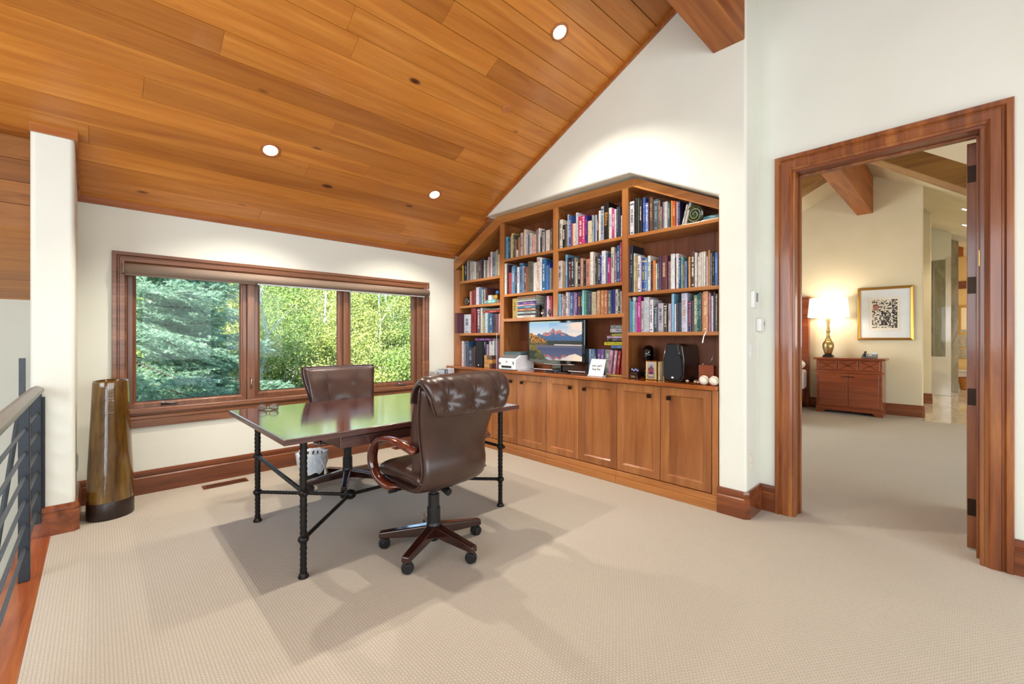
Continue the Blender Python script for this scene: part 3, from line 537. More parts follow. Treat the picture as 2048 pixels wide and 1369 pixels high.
['b4b',1.68,3.42,[[2.0527,0.0161,0.419,'303848','',0,''],[2.024,0.0279,0.415,'101828','8090a0',0,''],[2.0072,0.0158,0.344,'d8e0e0','',0,''],[1.9857,0.0207,0.319,'c09848','e0d060',0,''],[1.9511,0.0339,0.315,'e8e8f0','283050',0,''],[1.9406,0.0098,0.296,'a0a0e0','',0,''],[1.9163,0.0236,0.288,'283880','e0d848',0,''],[1.8847,0.031,0.284,'5a90d0','e0d890',0,''],[1.8575,0.0265,0.302,'e8ece8','506060',0,''],[1.8372,0.0192,0.255,'301010','a03040',0,''],[1.8112,0.025,0.255,'e08838','',0,''],[1.7973,0.0123,0.228,'f0f0e0','',0,''],[1.7795,0.0171,0.244,'5a5070','c0c040',0,''],[1.7592,0.0196,0.285,'483860','',0,''],[1.7071,0.0515,0.283,'6a3038','d8b898',0,''],[1.677,0.0285,0.232,'906868','',0,''],[1.6395,0.0369,0.288,'f0f4f4','',0,''],[1.6342,0.0046,0.261,'202828','',0,''],[1.6108,0.0228,0.286,'f0e8e8','',0,''],[1.5943,0.0159,0.245,'204878','a0c0e0',0,''],[1.5755,0.0182,0.254,'70b0b0','d0e080',0,''],[1.5604,0.0145,0.216,'806048','d0a080',0,''],[1.5425,0.0174,0.214,'7090c0','304060',0,''],[1.5152,0.0172,0.246,'e0a868','',0,''],[1.4772,0.0374,0.289,'5a3a28','f0f0e8',0,''],[1.4598,0.0168,0.273,'f0ece4','',0,''],[1.4432,0.0155,0.239,'e8e0d0','',0,''],[1.4284,0.0142,0.268,'f0e8e0','',0,''],[1.4114,0.0164,0.272,'e8e4d8','',0,''],[1.394,0.0163,0.272,'f0ece4','',0,''],[1.375,0.0167,0.23,'d8b8b0','',0,''],[1.3606,0.0138,0.278,'d8a870','',0,''],[1.343,0.0157,0.251,'808088','',0,''],[1.3288,0.0131,0.265,'18181c','c0c0c0',0,''],[1.3028,0.0254,0.254,'5080c8','a0d0f0',0,'']]],
['b4c',1.328,3.42,[[2.0577,0.0167,0.305,'8098a0','',0,''],[2.0384,0.0166,0.276,'5098c0','',0,''],[2.0048,0.0325,0.272,'90c8c8','',0,''],[1.9811,0.022,0.264,'c060a8','',0,''],[1.9476,0.0328,0.311,'b82888','f0c0e8',0,''],[1.9225,0.0245,0.27,'c0c0b8','303830',0,''],[1.869,0.0522,0.3,'c8ccd8','',0,''],[1.8312,0.0339,0.276,'e8e8ec','303030',0,''],[1.7939,0.0366,0.221,'304050','a0b0c0',0,''],[1.7436,0.049,0.242,'c0b8c8','404050',0,''],[1.7094,0.033,0.234,'383828','e0e0c0',0,''],[1.6748,0.024,0.232,'c8b8c8','504060',0,''],[1.651,0.0229,0.313,'90c8e8','',0,''],[1.6336,0.0153,0.229,'e8e8f4','',0,''],[1.6143,0.0187,0.236,'403858','',0,''],[1.5922,0.0209,0.238,'103038','',0,''],[1.5379,0.0532,0.311,'d0d0e8','c09070',0,''],[1.5065,0.0298,0.247,'303058','d06070',0,''],[1.4903,0.015,0.248,'584058','',0,''],[1.4579,0.0292,0.288,'7c9068','f0f0d8',0,'MOUNTAIN MEN'],[1.4453,0.012,0.297,'1a7070','c0e0e0',0,''],[1.4275,0.0173,0.307,'3a6868','a0c0c0',0,''],[1.4156,0.0113,0.301,'b87858','',0,''],[1.3736,0.041,0.312,'e0a070','f8d8b0',0,''],[1.3552,0.0165,0.299,'c090a8','',0,''],[1.3369,0.0172,0.274,'f0e4f4','',0,''],[1.3204,0.0155,0.304,'202830','',0,''],[1.3024,0.0169,0.287,'787060','c0b8a8',0,'']]],
['b3d',0.92,3.5,[[2.5383,0.0273,0.248,'a8c4e8','',0,''],[2.5082,0.0291,0.248,'7090a8','c0d0d0',0,''],[2.4968,0.0103,0.249,'c0d8f0','',0,''],[2.4671,0.0282,0.25,'203870','a0c0e0',0,''],[2.4206,0.0455,0.25,'6a4a80','d0a0d0',0,''],[2.3807,0.0383,0.251,'70589a','e0c0f0',0,''],[2.3084,0.0659,0.248,'808a80','c0c8c0',0,'']]]]
# ------------------------------------------------------------------ built-in base cabinets: four two-door units under one worktop
KN = bpy.data.meshes.new('knob'); bm = B(); box(bm, -.034, -.018, -.016, .016, -.016, .016); tube(bm, [(-.019, 0, 0), (0, 0, 0)], .006, 8); bm.to_mesh(KN); bm.free(); KN.materials.append(M['bronze'])
UN = [(1.258, 1.305, 1.714, 2.124), (2.124, 2.124, 2.542, 2.951), (2.951, 2.951, 3.368, 3.786), (3.786, 3.786, 4.190, 4.600)]
ULAB = ['wooden two-door base cabinet nearest the doorway, below the black loudspeaker',
        'wooden two-door base cabinet below the white lettered card, second from the doorway',
        'wooden two-door base cabinet below the monitor and printer, behind the tufted chair',
        'wooden two-door base cabinet in the corner by the window, mostly behind the chair']
for (s0, a, mth, e), lab in zip(UN, ULAB):
    u = thing('base_cabinet', lab, 'cabinet', (3.31, (a + e) / 2, 0), 0, 'base cabinets under the bookcase')
    end = 4.655 if e == 4.6 else e
    fin('body', bx(3.334, 3.74, s0 + .0005, end - .0005, .1, .887), M['cabZ'], u, world=True)
    if s0 < a: fin('stile', bx(3.312, 3.334, s0 + .0005, a - .003, .112, .887), M['cabZ'], u, world=True, bevel=.002)
    if end > e: fin('stile', bx(3.312, 3.334, e + .003, end - .0005, .112, .887), M['cabZ'], u, world=True, bevel=.002)
    bm = B(); box(bm, 3.293, 3.335, s0 + .0005, end - .0005, 0, .062); box(bm, 3.306, 3.335, s0 + .0005, end - .0005, .062, .112); fin('plinth', bm, M['cabY'], u, world=True, bevel=.004)
    for p, q, ky in ((a, mth, mth - .085), (mth, e, mth + .085)):
        bm = B(); frame(bm, 'X', 3.334, -1, p + .002, q - .002, .118, .882, [(0, 0), (0, .020), (.003, .023), (.060, .023), (.064, .019), (.067, .012), (.070, .009), (.070, .003)])
        d = fin('door', bm, M['cabZ'], u, world=True)
        fin('panel', bx(3.325, 3.333, p + .068, q - .068, .184, .816), M['cabZ'], d, world=True)
        k = bpy.data.objects.new('knob', KN); COL.objects.link(k); k.parent = d; k.location = Vector((3.312, ky, .80)) - u.location
wt = tag(fin('worktop', bx(3.282, 3.735, 1.259, 4.657, .8885, .92), M['cabtop'], None, bevel=.005, seg=3), 'long polished wooden worktop over the row of base cabinets', 'worktop')

# ------------------------------------------------------------------ bookcase
bc = thing('bookcase', 'built-in wooden bookcase with peaked top and four bays of books', 'bookcase', (3.4, 2.9, .92))
def bcp(name, bm, mat=None, bv=.002): return fin(name, bm, mat or M['cabZ'], bc, world=True, bevel=bv)
oy = [(1.257, 2.314), (1.986, 2.675), (3.80, 2.70), (4.656, 2.285)]; iy = [(1.257, 2.238), (2.017, 2.607), (3.722, 2.612), (4.656, 2.150)]
def yin(y):
    for (a, za), (c, zb) in zip(iy, iy[1:]):
        if a <= y <= c: return za + (zb - za) * (y - a) / (c - a)
    return 2.2
for k in range(3):
    bm = B(); prism(bm, [iy[k], iy[k + 1], oy[k + 1], oy[k]], 'X', 3.40, 3.424); bcp('top_rail', bm, M['cabY'])
    bm = B(); prism(bm, [iy[k], iy[k + 1], (iy[k + 1][0], iy[k + 1][1] + .02), (iy[k][0], iy[k][1] + .02)], 'X', 3.424, 3.70); bcp('top_board', bm, M['cabY'], 0)
for (a, c, zb, d0, d1) in ((4.528, 4.655, .921, 4.53, 4.552), (3.686, 3.754, .921, 3.71, 3.732), (2.878, 2.937, 1.50, 2.896, 2.918), (2.062, 2.125, .921, 2.082, 2.104), (1.257, 1.290, .921, 1.258, 1.278)):
    zt = min(yin(a), yin(c))
    bcp('post', bx(3.402, 3.426, a, c, zb, zt + .01)); bcp('divider', bx(3.426, 3.70, a if a > 4.5 else d0 if a > 1.3 else a, c if False else d1, zb, zt), None, 0)
def shelf(a, c, z, t=.030): bcp('shelf', bx(3.404, 3.70, a, c, z - t, z), M['cabY'], .003)
for z in (2.008, 1.69, 1.338): shelf(3.733, 4.53, z)
for z in (2.187, 1.779): shelf(2.919, 3.709, z)
for z in (2.19, 1.782): shelf(2.105, 2.895, z)
for z in (2.19, 1.68, 1.328): shelf(1.279, 2.081, z)
bcp('shelf', bx(3.400, 3.70, 2.105, 3.709, 1.465, 1.50), M['cabY'], .003)
y = 1.258
while y < 4.6:
    e = min(y + .17, 4.655); zt = max(yin(y + .01), yin(e - .01)) + .01
    bcp('back_board', bx(3.70, 3.715, y + .0006, e - .0006, .921, zt), M['cabback'], .0015); y = e

# ------------------------------------------------------------------ books
def umesh(name, boxes, mat):
    bm = B()
    for b in boxes: box(bm, *b)
    me = bpy.data.meshes.new(name); bmesh.ops.recalc_face_normals(bm, faces=bm.faces); bm.to_mesh(me); bm.free(); me.materials.append(mat); return me
bm = B(); prism(bm, [(.03, 0), (.008, .06), (0, .3), (0, .7), (.008, .94), (.03, 1), (1, 1), (1, .93), (.05, .93), (.05, .07), (1, .07), (1, 0)], 'Z', 0, 1)
COVER = bpy.data.meshes.new('cover'); bmesh.ops.recalc_face_normals(bm, faces=bm.faces); bm.to_mesh(COVER); bm.free(); COVER.materials.append(M['cover'])
PAGES = umesh('pages', [(.045, .965, .068, .932, .012, .985)], M['paper'])
rt = random.Random(11); TITLES = []
for k in range(7):
    bs = []; z = .86 - rt.random() * .1
    lo = .18 + rt.random() * .3
    while z > lo:
        h = rt.uniform(.012, .03); bs.append((-.012, .001, .30 + rt.random() * .06, .66 + rt.random() * .08, z - h, z)); z -= h + rt.uniform(.006, .014)
        if rt.random() < .13: z -= .04
    if k % 2: bs.append((-.012, .001, .3, .7, .05, .085))
    if k in (2, 5): bs.append((-.006, .001, .1, .9, .89, .93))
    TITLES.append(umesh('title', bs, M['ink']))
def obp(name, me, par, col):
    o = bpy.data.objects.new(name, me); COL.objects.link(o); o.parent = par
    if col: o.color = col
    return o
ORD = 'first second third fourth fifth sixth seventh eighth ninth tenth eleventh twelfth thirteenth fourteenth fifteenth sixteenth seventeenth eighteenth nineteenth twentieth'.split()
ORD += ['twenty-' + o for o in ORD[:9]] + ['thirtieth'] + ['thirty-' + o for o in ORD[:9]] + ['fortieth']
import colorsys
def cname(h):
    r, g, b = [int(h[i:i + 2], 16) / 255 for i in (0, 2, 4)]; H, S, V = colorsys.rgb_to_hsv(r, g, b); H *= 360
    if V < .17: return 'black'
    if S < .13: return 'white' if V > .84 else 'pale grey' if V > .62 else 'grey' if V > .38 else 'dark grey'
    if S < .26 and V > .75: return 'cream' if 20 < H < 75 else 'pale pink' if H >= 300 or H <= 20 else 'pale blue' if H > 170 else 'pale green'
    n = 'red' if H < 14 or H >= 345 else 'orange' if H < 33 else 'gold' if H < 48 else 'yellow' if H < 66 else 'green' if H < 160 else 'teal' if H < 192 else 'blue' if H < 250 else 'purple' if H < 300 else 'magenta'
    if n in ('orange', 'gold') and V < .78: n = 'tan' if V > .55 else 'brown'
    if n == 'yellow' and V < .6: n = 'olive'
    if n in ('red', 'magenta') and V > .75 and S < .4: n = 'pink'
    return ('dark ' if V < .42 and n not in ('brown', 'olive') else 'light ' if V > .72 and S < .5 and n not in ('pink', 'tan', 'gold') else '') + n
rb = random.Random(5)
def book(loc, w, h, dep, col, acc='', lean=0, rotz=0, label='', group='', txt='', lying=False):
    e = bpy.data.objects.new('book', None); COL.objects.link(e); e.empty_display_size = .02; e.location = loc
    e.rotation_euler = (R(lean) if not lying else R(90), 0, rotz); tag(e, label, 'book', group)
    c = obp('cover', COVER, e, hexc(col)); c.scale = (dep, w, h)
    p = obp('pages', PAGES, e, None); p.scale = (dep, w, h)
    if txt:
        mt = plain('spine_gold_' + txt[:3], acc, .4)
        Mx = Matrix.Translation((-.0006, w * .5, h * .56)) @ Matrix(((0, 0, -1, 0), (0, -1, 0, 0), (-1, 0, 0, 0), (0, 0, 0, 1))) if not lying else Matrix.Translation((-.0006, w * .5, h * .5)) @ Matrix(((0, 0, -1, 0), (0, 1, 0, 0), (1, 0, 0, 0), (0, 0, 0, 1)))
        if lying: Mx = Matrix.Translation((-.0006, w * .5, h * .5)) @ Matrix(((0, 0, -1, 0), (0, 1, 0, 0), (1, 0, 0, 0), (0, 0, 0, 1)))
        ln = h * (.74 if len(txt) < 9 else .93)
        text('title', txt, min(w * .95, ln / (len(txt) * .62)), mt, e, Mx, .0003)
    elif acc:
        t = obp('title', rb.choice(TITLES), e, hexc(acc)); t.scale = (.05, w, h)
    return e
ROWINFO = {'b1a': 'the top shelf of the window bay', 'b1b': 'the second shelf of the window bay', 'b1c': 'the third shelf of the window bay', 'b1d': 'the worktop in the window bay',
 'b2a': 'the top shelf of the second bay', 'b2b': 'the second shelf of the second bay', 'b2c': 'the third shelf of the second bay', 'b3a': 'the top shelf of the third bay',
 'b3b': 'the second shelf of the third bay', 'b3c': 'the third shelf of the third bay', 'b4a': 'the top shelf of the doorway bay', 'b4b': 'the middle shelf of the doorway bay',
 'b4c': 'the lowest shelf of the doorway bay', 'b3d': 'the worktop right of the monitor'}
CEILB = {'b1b': 1.974, 'b1c': 1.656, 'b1d': 1.304, 'b2b': 2.153, 'b2c': 1.745, 'b3b': 2.156, 'b3c': 1.748, 'b4b': 2.156, 'b4c': 1.646, 'b3d': 1.46}
for name, z, X, items in ROWS:
    for i, (yb, w, h, col, acc, lean, txt) in enumerate(items):
        top = CEILB.get(name) or (min(yin(yb), yin(yb + w)) - .006)
        h = min(h, top - z - .003); yb2 = yb + .0006; w2 = w - .0012
        if i + 1 < len(items):            # never wider than the gap to the next one
            nx = items[i + 1][0] + items[i + 1][1]
            if yb2 < nx: d = nx + .0006 - yb2; yb2 += d; w2 -= d
        size = ('thin ' if w < .021 else 'thick ' if w > .043 else '')
        tall = 'tall ' if h > .31 else 'short ' if h < .2 else ''
        lab = '%s%s%s book, %s from the left on %s' % (size, tall if not size else '', cname(col), ORD[i], ROWINFO[name])
        if txt: lab = {'Biblica': 'tall thick black book with gold lettering on the top shelf above the monitor', 'MOUNTAIN MEN': 'green book with large white capitals on its spine, lowest shelf by the doorway'}[txt]
        dep = min(rb.uniform(.15, .215), 3.69 - X)
        book((X + rb.uniform(-.004, .008), yb2, z + .0008), w2, h, dep, col, acc, 0, 0, lab, 'books on ' + ROWINFO[name], txt)
# single books that lie, lean or stand forward
G = 'books on '
book((3.43, 1.578, 2.1915), .012, .165, .16, 'f0ece4', '303030', 14, 0, 'thin white book leaning beside the green spiral disc on the top right shelf', G + ROWINFO['b4a'])
book((3.43, 1.552, 2.1915), .020, .175, .16, 'c8c4bc', '', 14, 0, 'grey book leaning against the green spiral disc on the top right shelf', G + ROWINFO['b4a'])
book((3.45, 1.425, 2.2035), .030, .135, .18, '4a90a0', 'a0d0d8', 0, 0, 'teal book lying flat at the right end of the top right shelf', G + ROWINFO['b4a'], '', True)
book((3.43, 1.430, 2.191), .012, .145, .19, 'e4e0d8', '', 0, 0, 'thin white book lying under the teal book on the top right shelf', G + ROWINFO['b4a'], '', True)
book((3.315, 4.475, 1.339), .046, .258, .23, '5a2634', '38505c', 0, 0, 'dark maroon book sticking out past the bookcase post beside the window wall', G + ROWINFO['b1c'])
z = 1.339 + .243
for k, (col, acc, t) in enumerate((('a83038', 'e0b080', .030), ('c8d0b8', '606858', .018))):
    book((3.44, 4.10, z), t, .30, .17, col, acc, 0, 0, ('red book lying across the books on the third shelf of the window bay', 'pale green book lying on the red one, third shelf of the window bay')[k], G + ROWINFO['b1c'], '', True); z += t + .001
book((3.42, 4.04, 1.691), .045, .20, .17, '70b8b8', 'e0f0f0', 0, 0, 'thick teal book lying under small ornaments on the second shelf of the window bay', G + ROWINFO['b1b'], '', True)
book((3.445, 4.265, 1.242), .032, .33, .2, '9a48a8', 'c0c8e0', 2, 0, 'purple book lying across the small loudspeaker in the window bay', G + ROWINFO['b1d'], '', True)
z = 1.501
for k, (col, acc, t, s) in enumerate((('e8e8e0', '90a080', .026, 'cream'), ('505868', '904060', .018, 'dark slate'), ('b8d0d0', '607070', .022, 'pale teal'), ('604848', '', .011, 'thin dark brown'), ('d8a078', '803020', .026, 'tan'), ('4a80b0', 'c0e0f0', .022, 'blue'), ('e0b8c0', 'a04060', .020, 'pink'), ('4a50a0', 'e090a0', .030, 'indigo'), ('e8e0e8', 'a0a0b0', .014, 'thin white'), ('90a080', '', .014, 'sage green'), ('b0a0a0', '', .014, 'grey'), ('d89868', '', .018, 'orange'))):
    place = 'at the bottom of' if k == 0 else 'at the top of' if k == 11 else ORD[k] + ' from the bottom in'
    book((3.425 + .006 * (k % 3 == 1), 3.487 - .003 * (k % 2), z), t, .268 + .006 * (k % 3), .20, col, acc, 0, 0, '%s book lying %s the stack above the monitor' % (s, place), 'stack of books above the monitor', '', True); z += t + .0006
z = .921
book((3.46, 2.335, z), .017, .205, .19, 'c8a050', 'e8c880', 0, 0, 'tan book lying flat under the leaning pink and red books', G + ROWINFO['b3d'], '', True)
for k, (y_, w_, h_, col, acc, s) in enumerate(((2.302, .032, .222, 'd8a0c0', '704058', 'pink book with dark spine lettering leaning'), (2.254, .030, .222, 'c09098', 'f0e0e0', 'rose and white book leaning'), (2.216, .026, .218, 'a82830', 'e0a0a0', 'red book leaning'), (2.180, .024, .216, '8a1820', 'c06060', 'dark red book leaning'))):
    book((3.49, y_, .939), w_, h_, .17, col, acc, 7, 0, s + ' on the worktop right of the monitor', G + ROWINFO['b3d'])
z = 1.180
for k, (y_, ln, t, col, acc, s) in enumerate(((2.30, .165, .029, '3a68a0', '90b0d8', 'blue book at the bottom of the lying stack'), (2.378, .215, .030, 'e8e030', '303010', 'yellow book with black lettering in the lying stack'), (2.355, .215, .008, '304028', '', 'thin dark green book in the lying stack'), (2.352, .215, .022, '141414', 'c0c0c0', 'black book with white lettering in the lying stack'), (2.350, .215, .028, 'b090a0', 'e8d0d8', 'mauve book in the lying stack'), (2.294, .19, .015, 'c8c850', '', 'thin olive yellow book in the lying stack'), (2.288, .19, .014, '383838', 'a0a0a0', 'thin charcoal book in the lying stack'), (2.312, .20, .034, 'd8d8dc', '7070a0', 'white book in the lying stack'), (2.308, .20, .034, '98a0a0', 'c0c8c8', 'grey book at the top of the lying stack'))):
    e = book((3.50, min(y_, 2.378), z), t, min(ln, y_ - 2.106), .17, col, acc if s[:6] != 'yellow' else '303010', 0, 0, s + ' right of the monitor', 'lying stack right of the monitor', 'EXACT performance' if s[:6] == 'yellow' else '', True); z += t + .0006
# low stand in the corner with a row of paperbacks
st = thing('side_stand', 'small wooden stand in the window corner, hidden behind the tufted chair', 'stand', (3.08, 4.55, 0))
fin('top', bx(2.88, 3.27, 4.44, 4.635, .655, .68), M['trimX'], st, world=True, bevel=.003)
for x in (2.90, 3.25):
    for y_ in (4.46, 4.62): fin('leg', bx(x - .014, x + .014, y_ - .014, y_ + .014, 0, .655), M['trimZ'], st, world=True)
x = 3.265
for k, (w, h, col, acc, s) in enumerate(((.052, .215, 'd8dae6', 'a09aa8', 'white paperback with faint grey lettering'), (.045, .205, 'e2e4f0', 'c0b0c0', 'plain white paperback'), (.050, .205, '2c3c50', 'dce6ea', 'dark blue paperback with white title'), (.032, .20, 'd8e4f0', '304050', 'white paperback with dark lettering'), (.030, .185, 'd0dcf0', '8090b0', 'thin bluish white paperback'), (.022, .18, 'c8d4e4', '', 'slim pale blue paperback'), (.036, .182, 'b8c8dc', '384860', 'pale blue paperback with dark top'), (.028, .18, 'd6d2cc', '607890', 'off-white paperback'))):
    x -= w; e = book((x + w, 4.455, .6805), w - .001, h, .13, col, acc, 0, R(90), s + ' in the row in the window corner', 'paperbacks in the window corner')
# ------------------------------------------------------------------ desk
DK = thing('desk', 'large polished dark red desk on a hammered black iron frame', 'desk', (1.51, 2.97, 0))
fin('desktop', bx(.685, 2.335, 2.365, 3.60, .735, .765), M['desk'], DK, world=True, bevel=.004, seg=3)
fin('edge_band', bx(.680, 2.340, 2.360, 2.3648, .735, .762), M['deskedge'], DK, world=True, bevel=.001)
fin('edge_band', bx(.680, .6848, 2.3648, 3.605, .735, .762), M['deskedge'], DK, world=True, bevel=.001)
dw = fin('drawer', bx(.98, 2.06, 2.40, 2.86, .660, .733), M['deskedge'], DK, world=True, bevel=.004)
fin('drawer_lip', bx(.99, 2.05, 2.385, 2.40, .708, .722), M['deskedge'], dw, world=True, bevel=.003)
fin('apron', bx(.80, 2.22, 3.40, 3.42, .67, .735), M['deskedge'], DK, world=True)
def iron_bar(bm, a, c, r0, r1=None, n=12, step=.014):
    a, c = Vector(a), Vector(c); r1 = r1 or r0; ln = (c - a).length; k = max(2, int(ln / step)); pts = []; rad = []
    rr = random.Random(int(ln * 1000))
    for i in range(k + 1):
        t = i / k; pts.append(a.lerp(c, t)); rad.append((r0 + (r1 - r0) * t) * (1.0 if i % 2 else .84) * rr.uniform(.96, 1.04))
    tube(bm, pts, rad, n)
LG = [(.80, 2.443), (.814, 3.41), (2.22, 2.443), (2.22, 3.41)]
for x, y in LG:
    bm = B(); iron_bar(bm, (x, y, 0), (x, y, .735), .018, .021); lathe(bm, [(.026, 0), (.028, .006), (.02, .02), (.018, .03)], (x, y, 0), 12)
    l = fin('leg', bm, M['iron'], DK, world=True, smooth=True)
    bm = B()
    for z in (.205, .455): bmesh.ops.create_uvsphere(bm, u_segments=10, v_segments=8, radius=.029, matrix=Matrix.Translation((x, y, z)) @ Matrix.Scale(.8, 4, (0, 0, 1)))
    fin('joint', bm, M['iron'], l, world=True, smooth=True)
    fin('bracket', bx(x - .05, x + .05, y - .03, y + .03, .728, .7345), M['iron'], l, world=True)
N1, N2 = (1.26, 2.92, .205), (1.77, 2.92, .205)
for a, c in (((.80, 2.40, .455), (.814, 3.45, .455)), ((2.22, 2.40, .455), (2.22, 3.45, .455)), ((.80, 2.443, .205), N1), ((.814, 3.41, .205), N1), ((2.22, 2.443, .205), N2), ((2.22, 3.41, .205), N2), (N1, N2)):
    bm = B(); iron_bar(bm, a, c, .0125, None, 10, .011); fin('stretcher', bm, M['iron'], DK, world=True, smooth=True)
for p in (N1, N2): fin('joint', sph(p, .042, (1, 1, .8), 14), M['iron'], DK, world=True, smooth=True)
gl = thing('eyeglasses', 'folded brown eyeglasses lying on the near left of the desk', 'glasses', (.885, 3.43, .766), R(-25))
for s in (-1, 1):
    bm = B(); n = 20; tube(bm, [(s * .036 + .027 * cos(2 * pi * k / n), -.005 + .004 * sin(2 * pi * k / n), .022 + .019 * sin(2 * pi * k / n)) for k in range(n + 1)], .003, 6); fin('rim', bm, M['armwood'], gl, smooth=True)
    bm = B(); lathe(bm, [(.0005, 0), (.025, 0), (.025, .001), (.0005, .001)], (0, 0, 0), 18); bmesh.ops.rotate(bm, verts=bm.verts, matrix=Matrix.Rotation(R(90), 3, 'X')); bmesh.ops.translate(bm, verts=bm.verts, vec=(s * .036, -.004, .022)); fin('lens', bm, M['crystal'], gl)
    bm = B(); tube(bm, [(s * .064, 0, .026), (s * .066, .008, .024), (-s * .02, .022 + .008 * s, .006), (-s * .062, .03 + .01 * s, .005)], [.004, .004, .0035, .005], 8); fin('temple', bm, M['armwood'], gl, smooth=True)
bm = B(); tube(bm, [(-.01, -.006, .028), (0, -.007, .031), (.01, -.006, .028)], .0025, 6); fin('bridge', bm, M['armwood'], gl)

# ------------------------------------------------------------------ office chairs
def chair_base(t, rot, hub_r=.030):
    for k in range(5):
        a = rot + k * 2 * pi / 5; c, s = cos(a), sin(a)
        def P(r, w, z): return (c * r - s * w, s * r + c * w, z)
        bm = B(); hexa(bm, [P(.02, -.034, .080), P(.33, -.026, .060), P(.33, .026, .060), P(.02, .034, .080), P(.02, -.030, .148), P(.33, -.022, .098), P(.33, .022, .098), P(.02, .030, .148)])
        lg = fin('leg', bm, M['mahog'], t, bevel=.010, seg=3)
        wa = a + .9 * sin(k * 2.3); wc, ws = cos(wa), sin(wa); cx, cy = c * .300, s * .300
        bm = B(); tube(bm, [(cx, cy, .085), (cx, cy, .05)], .012, 8)
        for w in (-.016, .016):
            a0 = Vector((cx - ws * (w - .010), cy + wc * (w - .010), .0275)); a1 = Vector((cx - ws * (w + .010), cy + wc * (w + .010), .0275)); tube(bm, [a0, a1], .0275, 18)
        q = [(cx - ws * w + wc * .0 * 1, cy + wc * w, 0) for w in (-.012, .012)]
        tube(bm, [Vector((cx, cy, .0275)) + Vector((-ws * w, wc * w, 0)) for w in (-.012, .012)], .034, 18)
        cs = fin('caster', bm, M['blackpl'], lg, smooth=False, bevel=.003)
    bm = B(); lathe(bm, [(.038, .075), (.046, .09), (.046, .14), (.040, .16), (.040, .25), (.034, .252), (.034, .33), (.022, .332), (.022, .43)], n=20); fin('column', bm, M['blackpl'], t, bevel=.002)
    bm = B(); lathe(bm, [(.022, .045), (.028, .05), (.028, .08), (.01, .081)], n=14); fin('hub_cap', bm, M['blackpl'], t)
    fin('mechanism', bx(-.075, .075, -.10, .10, .375, .425), M['blackpl'], t, bevel=.01)
    bm = B(); tube(bm, [(-.05, .02, .395), (-.24, .03, .402)], .006, 8); tube(bm, [(-.24, .03, .402), (-.29, .03, .405)], .010, 8); fin('lever', bm, M['blackpl'], t)
    bm = B(); tube(bm, [(.0, -.10, .385), (.0, -.15, .37)], .022, 12); fin('tension_knob', bm, M['blackpl'], t, bevel=.003)
def zm(z): return .425 + (z - .376) * .849 if z < .7 else .7 + (z - .7) * .925
def zp(pts): return [(*p[:-1], zm(p[-1])) for p in pts]
def arm(t, s, back=False):
    pth = smooth_path(zp([(s * .262, -.19, .660), (s * .285, -.08, .700), (s * .292, .04, .708), (s * .294, .135, .675), (s * .294, .195, .60), (s * .292, .205, .51), (s * .285, .165, .425), (s * .262, .09, .375), (s * .20, .05, .36)]), 44)
    bm = B(); rings = []
    for i, p in enumerate(pth):
        p = Vector(p); q = Vector(pth[min(i + 1, 44)]) - Vector(pth[max(i - 1, 0)]); q.normalize()
        sd = Vector((1, 0, 0)); sd = (sd - q * sd.dot(q)).normalized(); nn = q.cross(sd)
        w = .030 if i < 30 else .026; h = .015
        rings.append([bm.verts.new(p + sd * a * w + nn * b_ * h) for a, b_ in ((-1, -.5), (-.8, -1), (.8, -1), (1, -.5), (1, .5), (.8, 1), (-.8, 1), (-1, .5))])
    for a, c in zip(rings, rings[1:]):
        for k in range(8): bm.faces.new((a[k], a[(k + 1) % 8], c[(k + 1) % 8], c[k]))
    bm.faces.new(rings[0]); bm.faces.new(rings[-1]); fin('armrest', bm, M['armwood'], t, smooth=True)
